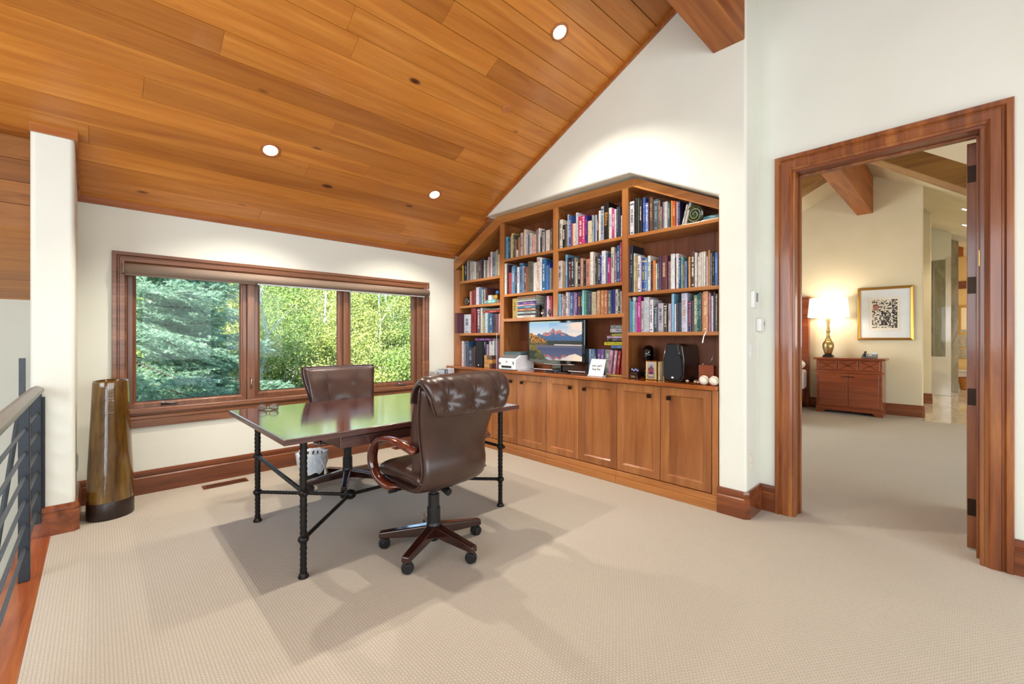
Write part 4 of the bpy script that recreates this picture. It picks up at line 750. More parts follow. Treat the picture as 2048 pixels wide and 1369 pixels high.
def make_chair(lab, loc, rot, legrot, flap=True, wide=1.0):
    t = thing('office_chair', lab, 'chair', (*loc, 0), rot, 'leather office chairs at the desk')
    chair_base(t, legrot)
    shell = smooth_path(zp([(.20, .392), (.06, .378), (-.08, .376), (-.17, .392), (-.225, .435), (-.243, .51), (-.235, .60), (-.236, .70), (-.255, .80), (-.285, .90), (-.312, .99), (-.318, 1.045)]), 46)
    def hw(v):
        z = v * 46; k = [.215, .228, .236, .24, .238, .232, .230, .242, .264, .288, .300, .300]; f = v * 11; i = min(int(f), 10); return (k[i] + (k[i + 1] - k[i]) * (f - i)) * wide
    bm = B(); e = pillow(bm, shell, hw, .020, .022, 26, 10, 12, .035, side=-1); sh = fin('back_shell', bm, M['leather'], t, smooth=True)
    bm = B(); tube(bm, e[::2] + [e[0]], .0055, 6, False); fin('piping', bm, M['leather'], sh, smooth=True)
    inner = smooth_path(zp([(-.135, .47), (-.165, .55), (-.168, .66), (-.185, .77), (-.215, .88), (-.250, .97), (-.270, 1.035)]), 30)
    bm = B(); e = pillow(bm, inner, lambda v: (.225 + .065 * v) * wide, .030, .045, 26, 8, 10, .045, dimples=((-.11, .2, .05, .010), (.11, .2, .05, .010), (0, -.4, .07, .010)), side=-1, wr=.3)
    bc_ = fin('back_cushion', bm, M['leather'], t, smooth=True)
    for s in (-1, 1):
        bm = B(); pts = [(s * (.075 + .05 * v) * wide, -.092 - .105 * v ** 1.2, zm(.50 + .52 * v)) for v in [k / 10 for k in range(11)]]
        tube(bm, [(x, y + .0, z) for x, y, z in pts], .0035, 5); fin('seam', bm, M['leather'], bc_, smooth=True)
    bm = B(); e = pillow(bm, [(-.20 + .44 * k / 24, .488 + .012 * sin(pi * k / 24)) for k in range(25)], .245 * wide, .052, .050, 24, 8, 8, 0, dimples=(), side=1)
    sc_ = fin('seat', bm, M['leather'], t, smooth=True)
    bm = B(); tube(bm, e[::2] + [e[0]], .006, 6, False); fin('piping', bm, M['leather'], sc_, smooth=True)
    for s in (-1, 1): arm(t, s)
    if flap:
        dr_ = smooth_path(zp([(-.212, .955), (-.222, .995), (-.244, 1.040), (-.285, 1.066), (-.325, 1.046), (-.352, .995), (-.356, .935), (-.350, .880)]), 56)
        dim = tuple((dx, .58, .052, .023) for dx in (-.185, .0, .185))
        bm = B(); e = pillow(bm, dr_, lambda v: .303 if v < .5 else .303 - .06 * ((v - .5) / .5) ** 1.6, .046, .004, 84, 9, 7, .0, dimples=dim, side=-1, wr=.24)
        hr = fin('headrest', bm, M['leather'], t, smooth=True)
        bm = B(); tube(bm, e[::2] + [e[0]], .006, 6, False); fin('piping', bm, M['leather'], hr, smooth=True)
        for dx in (-.185, 0, .185): fin('button', sph((dx, -.362, zm(.957)), .011, (1, .6, 1), 12), M['leather'], hr, smooth=True)
    return t
make_chair('brown leather chair with tufted headrest, seen from behind, nearest the camera', (1.489, 2.243), R(3), R(61.5), True)
make_chair('brown leather office chair facing the camera on the window side of the desk', (1.575, 3.70), R(172), R(70), False, 1.06)

# ------------------------------------------------------------------ waste bin, vase, vents
wbn = thing('waste_bin', 'small black waste bin with white liner under the desk', 'bin', (1.385, 4.00, 0))
bm = B(); lathe(bm, [(.085, 0), (.09, .004), (.112, .25), (.108, .25), (.086, .01), (.001, .01)], n=24, cap=False); fin('bucket', bm, M['blackpl'], wbn, smooth=True)
bm = B(); n = 40; rr = random.Random(2); rings = []
for z, r, wv in ((.10, .104, .002), (.15, .114, .006), (.20, .121, .010), (.262, .128, .012), (.275, .122, .012), (.262, .108, .006), (.20, .10, .004)):
    rings.append([bm.verts.new((cos(2 * pi * k / n) * (r + wv * sin(k * 2.6 + z * 30)), sin(2 * pi * k / n) * (r + wv * sin(k * 2.6 + z * 30)), z + .012 * sin(k * 1.1 + z * 9) * (z < .12) + rr.uniform(-.006, .006))) for k in range(n)])
for a, c in zip(rings, rings[1:]):
    for k in range(n): bm.faces.new((a[k], a[(k + 1) % n], c[(k + 1) % n], c[k]))
bgo = fin('bin_liner', bm, M['bag'], wbn, smooth=True)
bm = B(); tube(bm, [(.02, -.126, .235), (.05, -.122, .17), (.085, -.10, .08)], [.010, .008, .004], 6, squash=.4); fin('drawstring', bm, M['bag'], bgo)

v = thing('floor_vase', 'tall tapering olive brown glazed ceramic vase on the floor by the window', 'vase', (.078, 4.262, 0), R(30))
prof = [(.132, .122), (.131, .2), (.127, .35), (.120, .50), (.113, .65), (.107, .80), (.103, .92), (.101, .965), (.098, .975), (.094, .966), (.094, .60)]
bm = B(); lathe(bm, prof, n=40, sy=.88, cap=False)
for q in bm.verts:
    if q.co.z > .9: q.co.z += .05 * q.co.x
fin('body', bm, M['vase'], v, smooth=True)
bm = B(); lathe(bm, [(.001, 0), (.131, 0), (.134, .01), (.1335, .121), (.12, .122)], n=40, sy=.88, cap=False); fin('foot', bm, M['vasefoot'], v, smooth=True, bevel=.001)
for k, (x0, x1, y0_, y1_, lab) in enumerate(((.655, .985, 4.425, 4.535, 'brown wooden floor vent in the carpet left of the desk'), (2.47, 2.80, 4.49, 4.60, 'brown wooden floor vent in the carpet right of the far chair'))):
    t = thing('floor_vent', lab, 'vent', ((x0 + x1) / 2, (y0_ + y1_) / 2, 0))
    bm = B(); frame_h = .006
    for a in ((x0, x1, y0_, y0_ + .018), (x0, x1, y1_ - .018, y1_), (x0, x0 + .02, y0_ + .018, y1_ - .018), (x1 - .02, x1, y0_ + .018, y1_ - .018)): box(bm, *a, .0005, frame_h)
    fin('frame', bm, M['trimX'], t, world=True); fin('well', bx(x0 + .02, x1 - .02, y0_ + .018, y1_ - .018, .0003, .0012), M['blackpl'], t, world=True)
    n = 16
    for i in range(n): xx = x0 + .026 + (x1 - x0 - .052) * i / (n - 1); fin('slat', bx(xx - .004, xx + .004, y0_ + .018, y1_ - .018, .0012, .005), M['trimX'], t, world=True)

# ------------------------------------------------------------------ railing of the stair
rl = thing('stair_railing', 'dark steel stair railing with pewter handrail and horizontal bars', 'railing', (-.27, 3.4, 0))
bm = B(); prism(bm, [(-.305, .945), (-.300, .962), (-.27, .978), (-.240, .962), (-.235, .945), (-.245, .930), (-.295, .930)], 'Y', 1.2, 4.06); fin('handrail', bm, M['railtop'], rl, world=True, bevel=.004)
for y_, z0 in ((4.075, .10), (3.42, .002), (2.2, .002), (1.25, .002)): fin('post', bx(-.292, -.250, y_ - .022, y_ + .022, z0, .93), M['railpost'], rl, world=True, bevel=.003)
fin('mount', bx(-.300, -.235, 4.086, 4.099, .15, .90), M['railpost'], rl, world=True)
for z in (.175, .30, .425, .55, .675, .80):
    bm = B(); tube(bm, [(-.27, 1.25, z), (-.27, 4.08, z)], .008, 10); fin('bar', bm, M['railiron'], rl, world=True, smooth=True)
fr2 = thing('stair_rail_post', 'dark steel post with a sloping rail in the stairwell beyond the railing', 'railing', (-.415, 5.1, -.12))
fin('post', bx(-.432, -.398, 5.08, 5.115, -2.8, 1.12), M['railiron'], fr2, world=True)
bm = B(); tube(bm, [(-.43, 5.10, .72), (-.50, 4.75, -.15), (-.56, 4.4, -1.0)], .016, 8); fin('rail', bm, M['railiron'], fr2, world=True)

# ------------------------------------------------------------------ downlights, ceiling cap
def downlight(lab, x, y, energy, col=(1, .91, .79), r=.052, on=True, glow='glow', grp='recessed downlights in the plank ceiling', blend=.6):
    z = zc(y); a = math.atan(.495) * (1 if y > 1.19 else -1)
    t = thing('recessed_light', lab, 'light', (x, y, z), 0, grp); t.rotation_euler = (-a, 0, 0)
    bm = B(); lathe(bm, [(r + .020, -.002), (r + .018, -.007), (r + .002, -.006), (r, .0), (r - .006, .022), (r + .020, .022)], n=32, cap=False); fin('trim_ring', bm, M['whitepaint'] if glow != 'glow' else M['ceil_trim'], t, smooth=True)
    bm = B(); lathe(bm, [(.0005, -.0050), (r - .002, -.0045), (r - .002, .006), (.0005, .006)], n=28); fin('lens', bm, M[glow], t)
    l = light('lamp', 'SPOT', (0, 0, -.02), (a, 0, 0), energy, col, t, spot_size=R(118), spot_blend=blend, shadow_soft_size=.022)
    return t
for lab, x, y in (('lit recessed ceiling light above the left end of the desk', 1.005, 3.83), ('lit recessed ceiling light nearest the window bay of the bookcase', 2.552, 3.83), ('lit recessed ceiling light high up near the gable wall', 2.553, 2.138), ('recessed ceiling light above the picture edge, over the near left of the desk', 1.005, 2.138)):
    downlight(lab, x, y, 125)
cp = thing('ceiling_cap', 'small round copper coloured cover plate on the plank ceiling', 'cover', (2.604, 2.785, zc(2.785))); cp.rotation_euler = (-math.atan(.495), 0, 0)
bm = B(); lathe(bm, [(.0005, -.008), (.038, -.008), (.044, -.004), (.044, .004), (.0005, .004)], n=28); fin('plate', bm, plain('copper_cap', 'b8703c', .5), cp)
fin('screw', sph((0, 0, -.008), .004), M['bronze'], cp)
for lab, x, y in (('lit ceiling light of the hall, nearer the door leaf top', 10.8, -.03), ('lit ceiling light of the hall, lower and farther one', 12.3, -.03)):
    downlight(lab, x, y, 55, (1, .88, .72), .07, True, 'hallglow', 'hall downlights')

# ------------------------------------------------------------------ thermostat, keypad, switch, outlets
t = thing('thermostat', 'white thermostat with grey screen on the wall end beside the bookcase', 'thermostat', (3.44, 1.065, 1.556))
fin('housing', bx(3.395, 3.485, 1.040, 1.0645, 1.495, 1.615), M['whitepaint'], t, world=True, bevel=.004); fin('screen', bx(3.437, 3.478, 1.0385, 1.041, 1.54, 1.605), plain('lcd', '6f8284', .2), t, world=True)
t = thing('alarm_keypad', 'rounded white keypad on the wall left of the door casing', 'keypad', (3.55, 1.065, 1.375))
fin('housing', bx(3.505, 3.595, 1.030, 1.0645, 1.325, 1.425), M['whitepaint'], t, world=True, bevel=.012, seg=4); fin('button', bx(3.575, 3.585, 1.0285, 1.0305, 1.37, 1.40), M['grey'], t, world=True)
def plate(name, lab, cat, ax, a, plane, sgn, z, w=.072, h=.115, mat='whitepaint', toggles=2):
    def bb(a0, a1, d0, d1, z0, z1): return bx(a0, a1, *sorted((plane + sgn * d0, plane + sgn * d1)), z0, z1) if ax == 'Y' else bx(*sorted((plane + sgn * d0, plane + sgn * d1)), a0, a1, z0, z1)
    t = thing(name, lab, cat, (a, plane, z) if ax == 'Y' else (plane, a, z)); fin('plate', bb(a - w / 2, a + w / 2, .0005, .006, z - h / 2, z + h / 2), M[mat], t, world=True, bevel=.002)
    for k in range(toggles):
        zz = z + (k - (toggles - 1) / 2) * .045; fin('socket' if 'outlet' in name else 'toggle', bb(a - .014, a + .014, .006, .009, zz - .016, zz + .016), M[mat if 'outlet' not in name else 'whitepaint'], t, world=True, bevel=.003)
plate('light_switch', 'white light switch plate below the keypad on the wall end', 'switch', 'Y', 3.40, 1.065, -1, 1.187)
plate('wall_outlet', 'beige outlet low on the wall end above the baseboard', 'outlet', 'Y', 3.40, 1.065, -1, .385, mat='paper')
plate('wall_outlet', 'white outlet on the side of the wall end behind the vase', 'outlet', 'X', 4.42, -.1, 1, .385)
# ------------------------------------------------------------------ flat prints and the screen image, painted cell by cell from formulas
def printmat(name, emit=0, rough=.5):
    m, n, b = newmat(name); a = n.nodes.new('ShaderNodeAttribute'); a.attribute_name = 'Col'
    if emit: b.inputs['Base Color'].default_value = (.01, .01, .01, 1); L(n, a.outputs['Color'], b.inputs['Emission Color']); b.inputs['Emission Strength'].default_value = emit
    else: L(n, a.outputs['Color'], b.inputs['Base Color'])
    b.inputs['Roughness'].default_value = rough; return m
def picture(name, parent, o, du, dv, nx, ny, fn, mat):
    """o: corner (lower left as seen), du/dv: edge vectors, fn(u, v) -> sRGB triple"""
    o, du, dv = Vector(o), Vector(du), Vector(dv); vs = []; fs = []; cs = []
    for j in range(ny):
        for i in range(nx):
            a = o + du * (i / nx) + dv * (j / ny); k = len(vs)
            vs += [a, a + du / nx, a + du / nx + dv / ny, a + dv / ny]; fs.append((k, k + 1, k + 2, k + 3))
            c = fn((i + .5) / nx, (j + .5) / ny); cs += [tuple((x / 12.92 if x <= .04045 else ((x + .055) / 1.055) ** 2.4) for x in c) + (1,)] * 4
    off = Vector((0, 0, 0)); q = parent
    while q is not None: off += q.location; q = q.parent
    me = bpy.data.meshes.new(name); me.from_pydata([v - off for v in vs], [], fs); at = me.color_attributes.new('Col', 'FLOAT_COLOR', 'CORNER')
    at.data.foreach_set('color', [x for c in cs for x in c]); me.materials.append(mat)
    ob = bpy.data.objects.new(name, me); COL.objects.link(ob); ob.parent = parent; return ob
def n2(x, y, s=0): return noise.noise(Vector((x, y, s)))
def lerp3(a, b, t): t = max(0, min(1, t)); return tuple(p + (q - p) * t for p, q in zip(a, b))
def ridge(u):
    pts = [(0, .62), (.07, .60), (.14, .66), (.20, .73), (.25, .68), (.32, .76), (.38, .73), (.44, .79), (.48, .86), (.53, .77), (.56, .78), (.61, .82), (.65, .74), (.70, .73), (.78, .66), (.88, .62), (.94, .66), (1, .70)]
    for (a, c), (b, d) in zip(pts, pts[1:]):
        if a <= u <= b: return c + (d - c) * (u - a) / (b - a) + .012 * n2(u * 60, 0)
    return .65
def tetons(u, v):
    if v < .40:                                         # lake with the mirrored view
        w = .40 + (.40 - v) * 1.12; rip = .008 * n2(u * 20, v * 90)
        r = ridge(min(1, max(0, u + rip))) + .02
        c = lerp3((.55, .66, .78), (.98, .86, .74), (u - .3) * 1.6) if w > r else (lerp3((.22, .26, .40), (.34, .34, .46), (w - .45) * 3 + n2(u * 30, v * 30) * .3))
        if w > r - .07 and w < r and .3 < u < .72 and n2(u * 34, v * 44, 3) > -.05: c = (.80, .42, .30)
        if w < .48: c = (.36, .35, .42)
        lb = .36 - v * .55 + .05 * n2(u * 9, v * 12)
        if u < lb: c = lerp3((.14, .22, .08), (.56, .42, .10), .5 + n2(u * 40, v * 40) * 1.2 + (v - .2) * 2)
        if u < .14 + .1 * n2(v * 12, 4) and v < .24: c = lerp3((.05, .09, .04), (.16, .22, .08), .5 + n2(u * 50, v * 50))
        return c
    if v < .425 and u > .5: return (.95, .90, .86) if u < .82 or v < .41 else (.86, .70, .60)
    tree = .52 + .012 * n2(u * 70, 7) + (.22 * max(0, 1 - u / .36) ** .8 + .03 * n2(u * 28, 2) if u < .36 else 0)
    if v < tree:
        if u < .36:
            t = n2(u * 34, v * 26, 5)
            return lerp3((.20, .20, .10), (.86, .52, .12), .55 + t * 1.7) if v > .47 else lerp3((.22, .22, .10), (.55, .36, .12), .5 + t)
        return lerp3((.06, .10, .09), (.20, .24, .14), .4 + n2(u * 90, v * 30))
    r = ridge(u)
    if v < r:
        sun_ = v > r - .10 and .28 < u < .70 and n2(u * 26, v * 30, 9) > -.12
        return (.86, .50, .38) if sun_ and v > .66 else lerp3((.20, .36, .52), (.30, .40, .58), (v - .5) * 4 + n2(u * 22, v * 26) * .8)
    c = lerp3((.93, .86, .80), (.50, .70, .88), (v - .68) * 3.2)
    cl = n2(u * 3 + v * 2, v * 8 - u * 3, 2) + (u - .55) * .9
    return lerp3(c, (.96, .84, .76), cl * 1.5) if u > .4 else lerp3(c, (.80, .90, .96), .3)
def at(t, name, b, mat, bv=0, **k): return fin(name, b, M[mat] if isinstance(mat, str) else mat, t, world=True, bevel=bv, **k)

mo = thing('monitor', 'black flat screen monitor showing mountains mirrored in a lake', 'monitor', (3.46, 2.94, .921))
bm = B(); prism(bm, [(3.325, 1.035), (3.325, 1.458), (2.548, 1.458), (2.548, 1.035), (2.70, 1.012), (2.94, 1.004), (3.18, 1.012)], 'X', 3.424, 3.475); at(mo, 'housing', bm, 'gloss', .006)
picture('screen', mo, (3.4225, 3.293, 1.048), (0, -.710, 0), (0, 0, .386), 150, 90, tetons, printmat('screen_image', .95))
bm = B(); tube(bm, [(3.422, 3.20, 1.013), (3.422, 3.07, 1.007), (3.422, 2.94, 1.004), (3.422, 2.81, 1.007), (3.422, 2.68, 1.013)], .004, 8); at(mo, 'trim_strip', bm, 'chrome', smooth=True)
at(mo, 'neck', bx(3.46, 3.49, 2.88, 3.00, .94, 1.06), 'gloss', .004)
bm = B(); lathe(bm, [(.0005, 0), (.125, 0), (.125, .008), (.10, .016), (.03, .022), (.0005, .022)], (3.475, 2.94, .9212), 36, .8, 1.35); at(mo, 'base', bm, 'gloss', smooth=True)
bm = B(); tube(bm, [(3.4226, 2.94 + .013 * cos(k * pi / 10), 1.026 + .013 * sin(k * pi / 10)) for k in range(21)], .0014, 6, False); lo = at(mo, 'logo_ring', bm, 'steel')
text('logo_letters', 'hp', .016, M['steel'], lo, Matrix.Translation(Vector((3.4222, 2.94, 1.026)) - mo.location) @ Matrix(((0, 0, -1, 0), (-1, 0, 0, 0), (0, 1, 0, 0), (0, 0, 0, 1))), .0004)

pr = thing('printer', 'white inkjet printer with dark sloping lid left of the monitor', 'printer', (3.52, 3.60, .921))
bm = B(); prism(bm, [(3.372, .925), (3.372, 1.040), (3.385, 1.050), (3.45, 1.085), (3.665, 1.085), (3.672, 1.075), (3.672, .925)], 'Y', 3.405, 3.682); at(pr, 'body', bm, 'white', .010, seg=3)
at(pr, 'output_slot', bx(3.3695, 3.376, 3.470, 3.630, .944, .968), 'blackpl', .002); at(pr, 'tray', bx(3.345, 3.376, 3.465, 3.635, .9225, .930), 'grey', .002)
at(pr, 'control_panel', bx(3.0, 3.0, 3.0, 3.0, 3.0, 3.0) if False else (lambda b: (hexa(b, [(3.388, 3.42, 1.051), (3.450, 3.42, 1.084), (3.450, 3.667, 1.084), (3.388, 3.667, 1.051), (3.386, 3.42, 1.054), (3.450, 3.42, 1.088), (3.450, 3.667, 1.088), (3.386, 3.667, 1.054)]), b)[1])(B()), 'grey', .001)
at(pr, 'lid', bx(3.455, 3.668, 3.41, 3.677, 1.0855, 1.120), plain('teal_grey', '4c6266', .3), .006)
for k in range(3): at(pr, 'ink_window', bx(3.3698, 3.373, 3.642 + k * .0125, 3.648 + k * .0125, .975, 1.005), 'blackpl', .001)
bm = B(); tube(bm, [(3.371, 3.545 + .011 * cos(k * pi / 10), 1.012 + .011 * sin(k * pi / 10)) for k in range(21)], .0014, 6, False); lo = at(pr, 'logo_ring', bm, 'grey')
text('logo_letters', 'hp', .013, M['grey'], lo, Matrix.Translation(Vector((3.3708, 3.545, 1.012)) - pr.location) @ Matrix(((0, 0, -1, 0), (-1, 0, 0, 0), (0, 1, 0, 0), (0, 0, 0, 1))), .0004)
at(pr, 'badge', bx(3.3698, 3.373, 3.430, 3.448, .985, 1.018), 'grey', .001)
at(pr, 'paper_sheet', bx(3.40, 3.60, 3.335, 3.404, .9225, .9265), 'white')
pr.location.x -= .065; pr.location.y -= .01
t = thing('storage_box', 'dark brown open box standing behind the printer', 'box', (3.64, 3.62, .921)); at(t, 'body', bx(3.69 - .05, 3.695, 3.535, 3.705, .9215, 1.245), 'cabback', .003); at(t, 'front', bx(3.634, 3.640, 3.535, 3.705, .9215, 1.10), 'mahog', .001)
t = thing('small_speaker', 'small black loudspeaker with white badge between the books of the window bay', 'speaker', (3.47, 4.136, .921))
bm = B(); prism(bm, [(4.210, .930), (4.210, 1.10), (4.180, 1.238), (4.092, 1.238), (4.062, 1.10), (4.062, .930), (4.085, .9215), (4.187, .9215)], 'X', 3.395, 3.55); at(t, 'cabinet', bm, 'cloth', .006); bm = sph((3.394, 4.136, .944), .010, (.3, 1, .8)); at(t, 'badge', bm, 'white', smooth=True)
t = thing('puzzle_block', 'wooden interlocking puzzle block beside the printer', 'puzzle', (3.43, 3.93, .921))
for i in range(3):
    for j in range(3):
        at(t, 'block', bx(3.375 + .002 * ((i + j) % 2), 3.455, 3.865 + i * .047, 3.865 + i * .047 + .0465, .9215 + j * .05, .9215 + j * .05 + .0495), 'desk' if (i, j) in ((0, 2), (0, 0), (1, 2)) else wood('maple_%d%d' % (i, j), '9a6a30', 'b8864a', 'c89858', 'YXZ'[(i + j) % 3], .3, .3), .003)
bm = B(); tube(bm, [(3.399, 3.80, 1.335), (3.396, 3.802, 1.25), (3.394, 3.80, 1.1), (3.394, 3.798, .99), (3.398, 3.80, .9225)], .0022, 6); tag(fin('cord', bm, M['whitepaint'], None), 'thin pale cord hanging from the third shelf of the window bay', 'cord')
t = thing('desk_clock', 'small round dark clock with silver ring at the end of the second shelf', 'clock', (3.46, 4.425, 1.691))
bm = B(); lathe(bm, [(.0005, 0), (.056, 0), (.058, .012), (.050, .045), (.0005, .05)], (0, 0, 0), 28); bmesh.ops.rotate(bm, verts=bm.verts, matrix=Matrix.Rotation(R(90), 3, 'Y')); bmesh.ops.translate(bm, verts=bm.verts, vec=(-.03, 0, .0585)); fin('case', bm, M['gloss'], t, smooth=True)
bm = B(); tube(bm, [(-.032, .034 * cos(k * pi / 12) - .012, .052 + .034 * sin(k * pi / 12)) for k in range(25)], .0035, 8, False); fin('ring', bm, M['chrome'], t, smooth=True)
t = thing('trinket_box', 'small white box on the thick teal book', 'box', (3.46, 3.99, 1.737)); at(t, 'body', bx(3.445, 3.50, 3.955, 4.02, 1.7375, 1.785), 'white', .003); at(t, 'lid', bx(3.443, 3.502, 3.953, 4.022, 1.7855, 1.795), 'paper', .002)
t = tag(fin('trinket_jar', (lambda b: (lathe(b, [(.0005, 0), (.026, 0), (.030, .02), (.030, .05), (.02, .058), (.0005, .06)], (3.48, 3.90, 1.7375), 20), b)[1])(B()), plain('amber', 'a8780c', .2, 0, None, 0, .5), None, smooth=True), 'amber jar on the teal book', 'jar')
t = tag(fin('glass_ball', sph((3.48, 3.88, 1.822), .024), plain('blue_glass', '3870b0', .08, 0, None, 0, 1), None, smooth=True), 'blue glass ball on the amber jar, second shelf of the window bay', 'ornament')
# ornaments before the lying stack above the monitor
t = thing('stone_figurine', 'dark stone figurine with a black block head beside the lying books', 'figurine', (3.46, 3.185, 1.501))
bm = B(); lathe(bm, [(.0005, 0), (.026, 0), (.024, .02), (.014, .035), (.024, .055), (.020, .075), (.0005, .08)], (3.45, 3.178, 1.5008), 14); at(t, 'body', bm, 'vasefoot', smooth=True); at(t, 'head', bx(3.43, 3.475, 3.155, 3.20, 1.5815, 1.635), 'blackpl', .004)
t = thing('rock_cluster', 'rough grey mineral cluster beside the glass ball above the monitor', 'rock', (3.46, 3.115, 1.501)); rr = random.Random(8)
for k in range(9):
    bm = B(); bmesh.ops.create_icosphere(bm, subdivisions=1, radius=1); r = rr.uniform(.012, .022)
    for q in bm.verts: q.co = Vector((q.co.x * r * rr.uniform(.7, 1.2), q.co.y * r, q.co.z * r * 1.2)) + Vector((rr.uniform(-.01, .01), rr.uniform(-.024, .024), .016 + (k // 3) * .026))
    fin('crystal', bm, M['steel'] if k % 2 else plain('mineral%d' % k, '7c6c60', .4), t)
t = thing('dark_carving', 'small dark carved figure between mineral and glass ball', 'figurine', (3.47, 3.062, 1.501)); bm = B(); lathe(bm, [(.0005, 0), (.02, 0), (.016, .03), (.022, .06), (.01, .08), (.014, .092), (.0005, .102)], (0, 0, 0.0005), 12); fin('body', bm, M['blackpl'], t, smooth=True); fin('base', bx(-.02, .02, -.02, .02, -.0, .004), M['vasefoot'], t)
t = thing('crystal_ball', 'clear glass ball on a small foot above the monitor', 'ornament', (3.45, 3.005, 1.501)); fin('ball', sph((0, 0, .046), .037, (1, 1, 1), 24), M['crystal'], t, smooth=True); bm = B(); lathe(bm, [(.0005, 0), (.02, 0), (.016, .01), (.0005, .0105)], n=16); fin('foot', bm, M['steel'], t)
t = thing('brass_bird', 'small brass long-legged ornament left of the lying books above the monitor', 'ornament', (3.44, 3.54, 1.501))
bm = B(); tube(bm, [(0, .03, .004), (0, .008, .045), (0, -.01, .055), (0, -.03, .048)], [.004, .007, .010, .004], 8); fin('body', bm, M['brass'], t, smooth=True)
for s in (-1, 1): bm = B(); tube(bm, [(.0, -.005, .05), (.012 * s, -.012, .025), (.014 * s, -.02, 0)], .0028, 6); fin('leg', bm, M['brass'], t)
# worktop, doorway bay
t = thing('bust', 'black bronze bust of a head on the worktop by the doorway', 'bust', (3.56, 1.955, .921), R(100))
bm = B()
def ring(z, rx, ry, cy, n=20, f=None):
    r = []
    for k in range(n):
        a = 2 * pi * k / n; x = rx * cos(a); y = cy + ry * sin(a)
        if f: x, y = f(x, y, a)
        r.append(bm.verts.new((x, y, z)))
    return r
def face(z):
    def f(x, y, a):
        fr_ = max(0, sin(a)) ** 8
        nose = .016 * math.exp(-((z - .196) / .016) ** 2) * (max(0, sin(a)) ** 40); brow = .005 * math.exp(-((z - .222) / .008) ** 2) * fr_
        eye = -.007 * math.exp(-((z - .210) / .007) ** 2) * max(0, math.exp(-((abs(cos(a)) - .38) / .14) ** 2)) * (sin(a) > 0); lip = .004 * math.exp(-((z - .168) / .007) ** 2) * max(0, sin(a)) ** 14; chin = .005 * math.exp(-((z - .148) / .008) ** 2) * max(0, sin(a)) ** 10
        return x, y + nose + brow + eye + lip + chin
    return f
zs = [(0, .075, .05, 0), (.03, .078, .052, 0), (.06, .070, .046, 0), (.085, .05, .038, -.002), (.10, .032, .032, -.004), (.125, .032, .034, -.002), (.138, .036, .040, .002), (.148, .040, .046, .004)] + [(z, .048 + .008 * min(1, (z - .15) / .05) - .0 * z, .054 + .006 * min(1, (z - .15) / .05), .002) for z in (.158, .164, .168, .173, .180, .188, .194, .200, .206, .211, .217, .223, .230, .240)] + [(.252, .055, .060, 0), (.268, .048, .053, -.002), (.282, .034, .038, -.004), (.292, .014, .016, -.005)]
rg = [ring(z, a, c, e, 28, face(z) if .14 < z < .25 else None) for z, a, c, e in zs]
for a, c in zip(rg, rg[1:]):
    for k in range(28): bm.faces.new((a[k], a[(k + 1) % 28], c[(k + 1) % 28], c[k]))
bm.faces.new(rg[0]); bm.faces.new(rg[-1]); fin('head', bm, M['gloss'], t, smooth=True)
for s in (-1, 1): fin('ear', sph((s * .057, -.002, .200), .014, (.4, .8, 1.3), 10), M['gloss'], t, smooth=True)
t = thing('trophy', 'dark wood block with brass plate and blue glass figure', 'trophy', (3.44, 2.02, .921)); at(t, 'block', bx(3.41, 3.47, 1.975, 2.058, .9215, .955), 'mahog', .003); at(t, 'plaque', bx(3.408, 3.4105, 2.0, 2.035, .930, .946), 'brass'); at(t, 'step', bx(3.42, 3.46, 1.985, 2.05, .9555, .975), 'mahog', .002)
for k in range(4): at(t, 'animal' if k == 0 else 'figure', sph((3.44, 1.99 + k * .018, .990 + .008 * (k % 2)), .013, (1, 1, 1.2), 10), plain('blue_silver%d' % k, '8090b8', .1, .8), smooth=True)
def pframe(name, lab, cat, X, y0_, y1_, z0, z1, d, mat, fw, fn=None, tilt=0):
    t = thing(name, lab, cat, (X, (y0_ + y1_) / 2, z0)); bm = B(); frame(bm, 'X', X + d, -1, y0_, y1_, z0 + .0005, z1, [(0, 0), (0, d), (fw * .3, d + .002), (fw, d - .002), (fw, d - .004)]); at(t, 'frame', bm, mat)
    at(t, 'backing', bx(X + .001, X + d, y0_ + .002, y1_ - .002, z0 + .002, z1 - .002), 'paper'); 
    if fn: picture('picture', t, (X + .0005, y1_ - fw, z0 + fw), (0, -(y1_ - y0_ - 2 * fw), 0), (0, 0, z1 - z0 - 2 * fw), 24, 34, fn, printmat(name + '_print', 0, .35))
    return t
def fam(u, v):
    c = lerp3((.45, .46, .42), (.66, .64, .68), v)
    for cx, hh in ((.25, .55), (.42, .62), (.58, .70), (.75, .56)):
        if abs(u - cx) < .085 and v < hh and v > .15: c = (.55, .22, .30) if v > hh - .25 else (.16, .18, .30) if v > .25 else (.72, .60, .52)
        if (u - cx) ** 2 + ((v - hh - .05) * .7) ** 2 < .0045: c = (.28, .18, .14)
    return c
pframe('photo_frame', 'gilt framed group photograph before the black bust', 'photo frame', 3.41, 1.800, 1.896, .9215, 1.082, .014, 'gold', .012, fam)
t = thing('glass_block', 'gilt edged clear glass block between photo frame and loudspeaker', 'ornament', (3.44, 1.772, .921)); at(t, 'glass', bx(3.425, 3.455, 1.752, 1.792, .922, 1.078), 'crystal', .002); at(t, 'band', bx(3.456, 3.459, 1.752, 1.792, .922, 1.08), 'gold')
t = thing('loudspeaker', 'glossy black loudspeaker with dark cloth front on the worktop by the doorway', 'speaker', (3.53, 1.65, .921))
bm = B(); prism(bm, [(1.735, 1.10), (1.712, 1.215), (1.70, 1.232), (1.60, 1.232), (1.572, 1.215), (1.556, 1.10), (1.556, .965), (1.575, .930), (1.60, .9215), (1.69, .9215), (1.725, .935), (1.735, .965)], 'X', 3.405, 3.41 + .27); at(t, 'cabinet', bm, 'gloss', .006, seg=3)
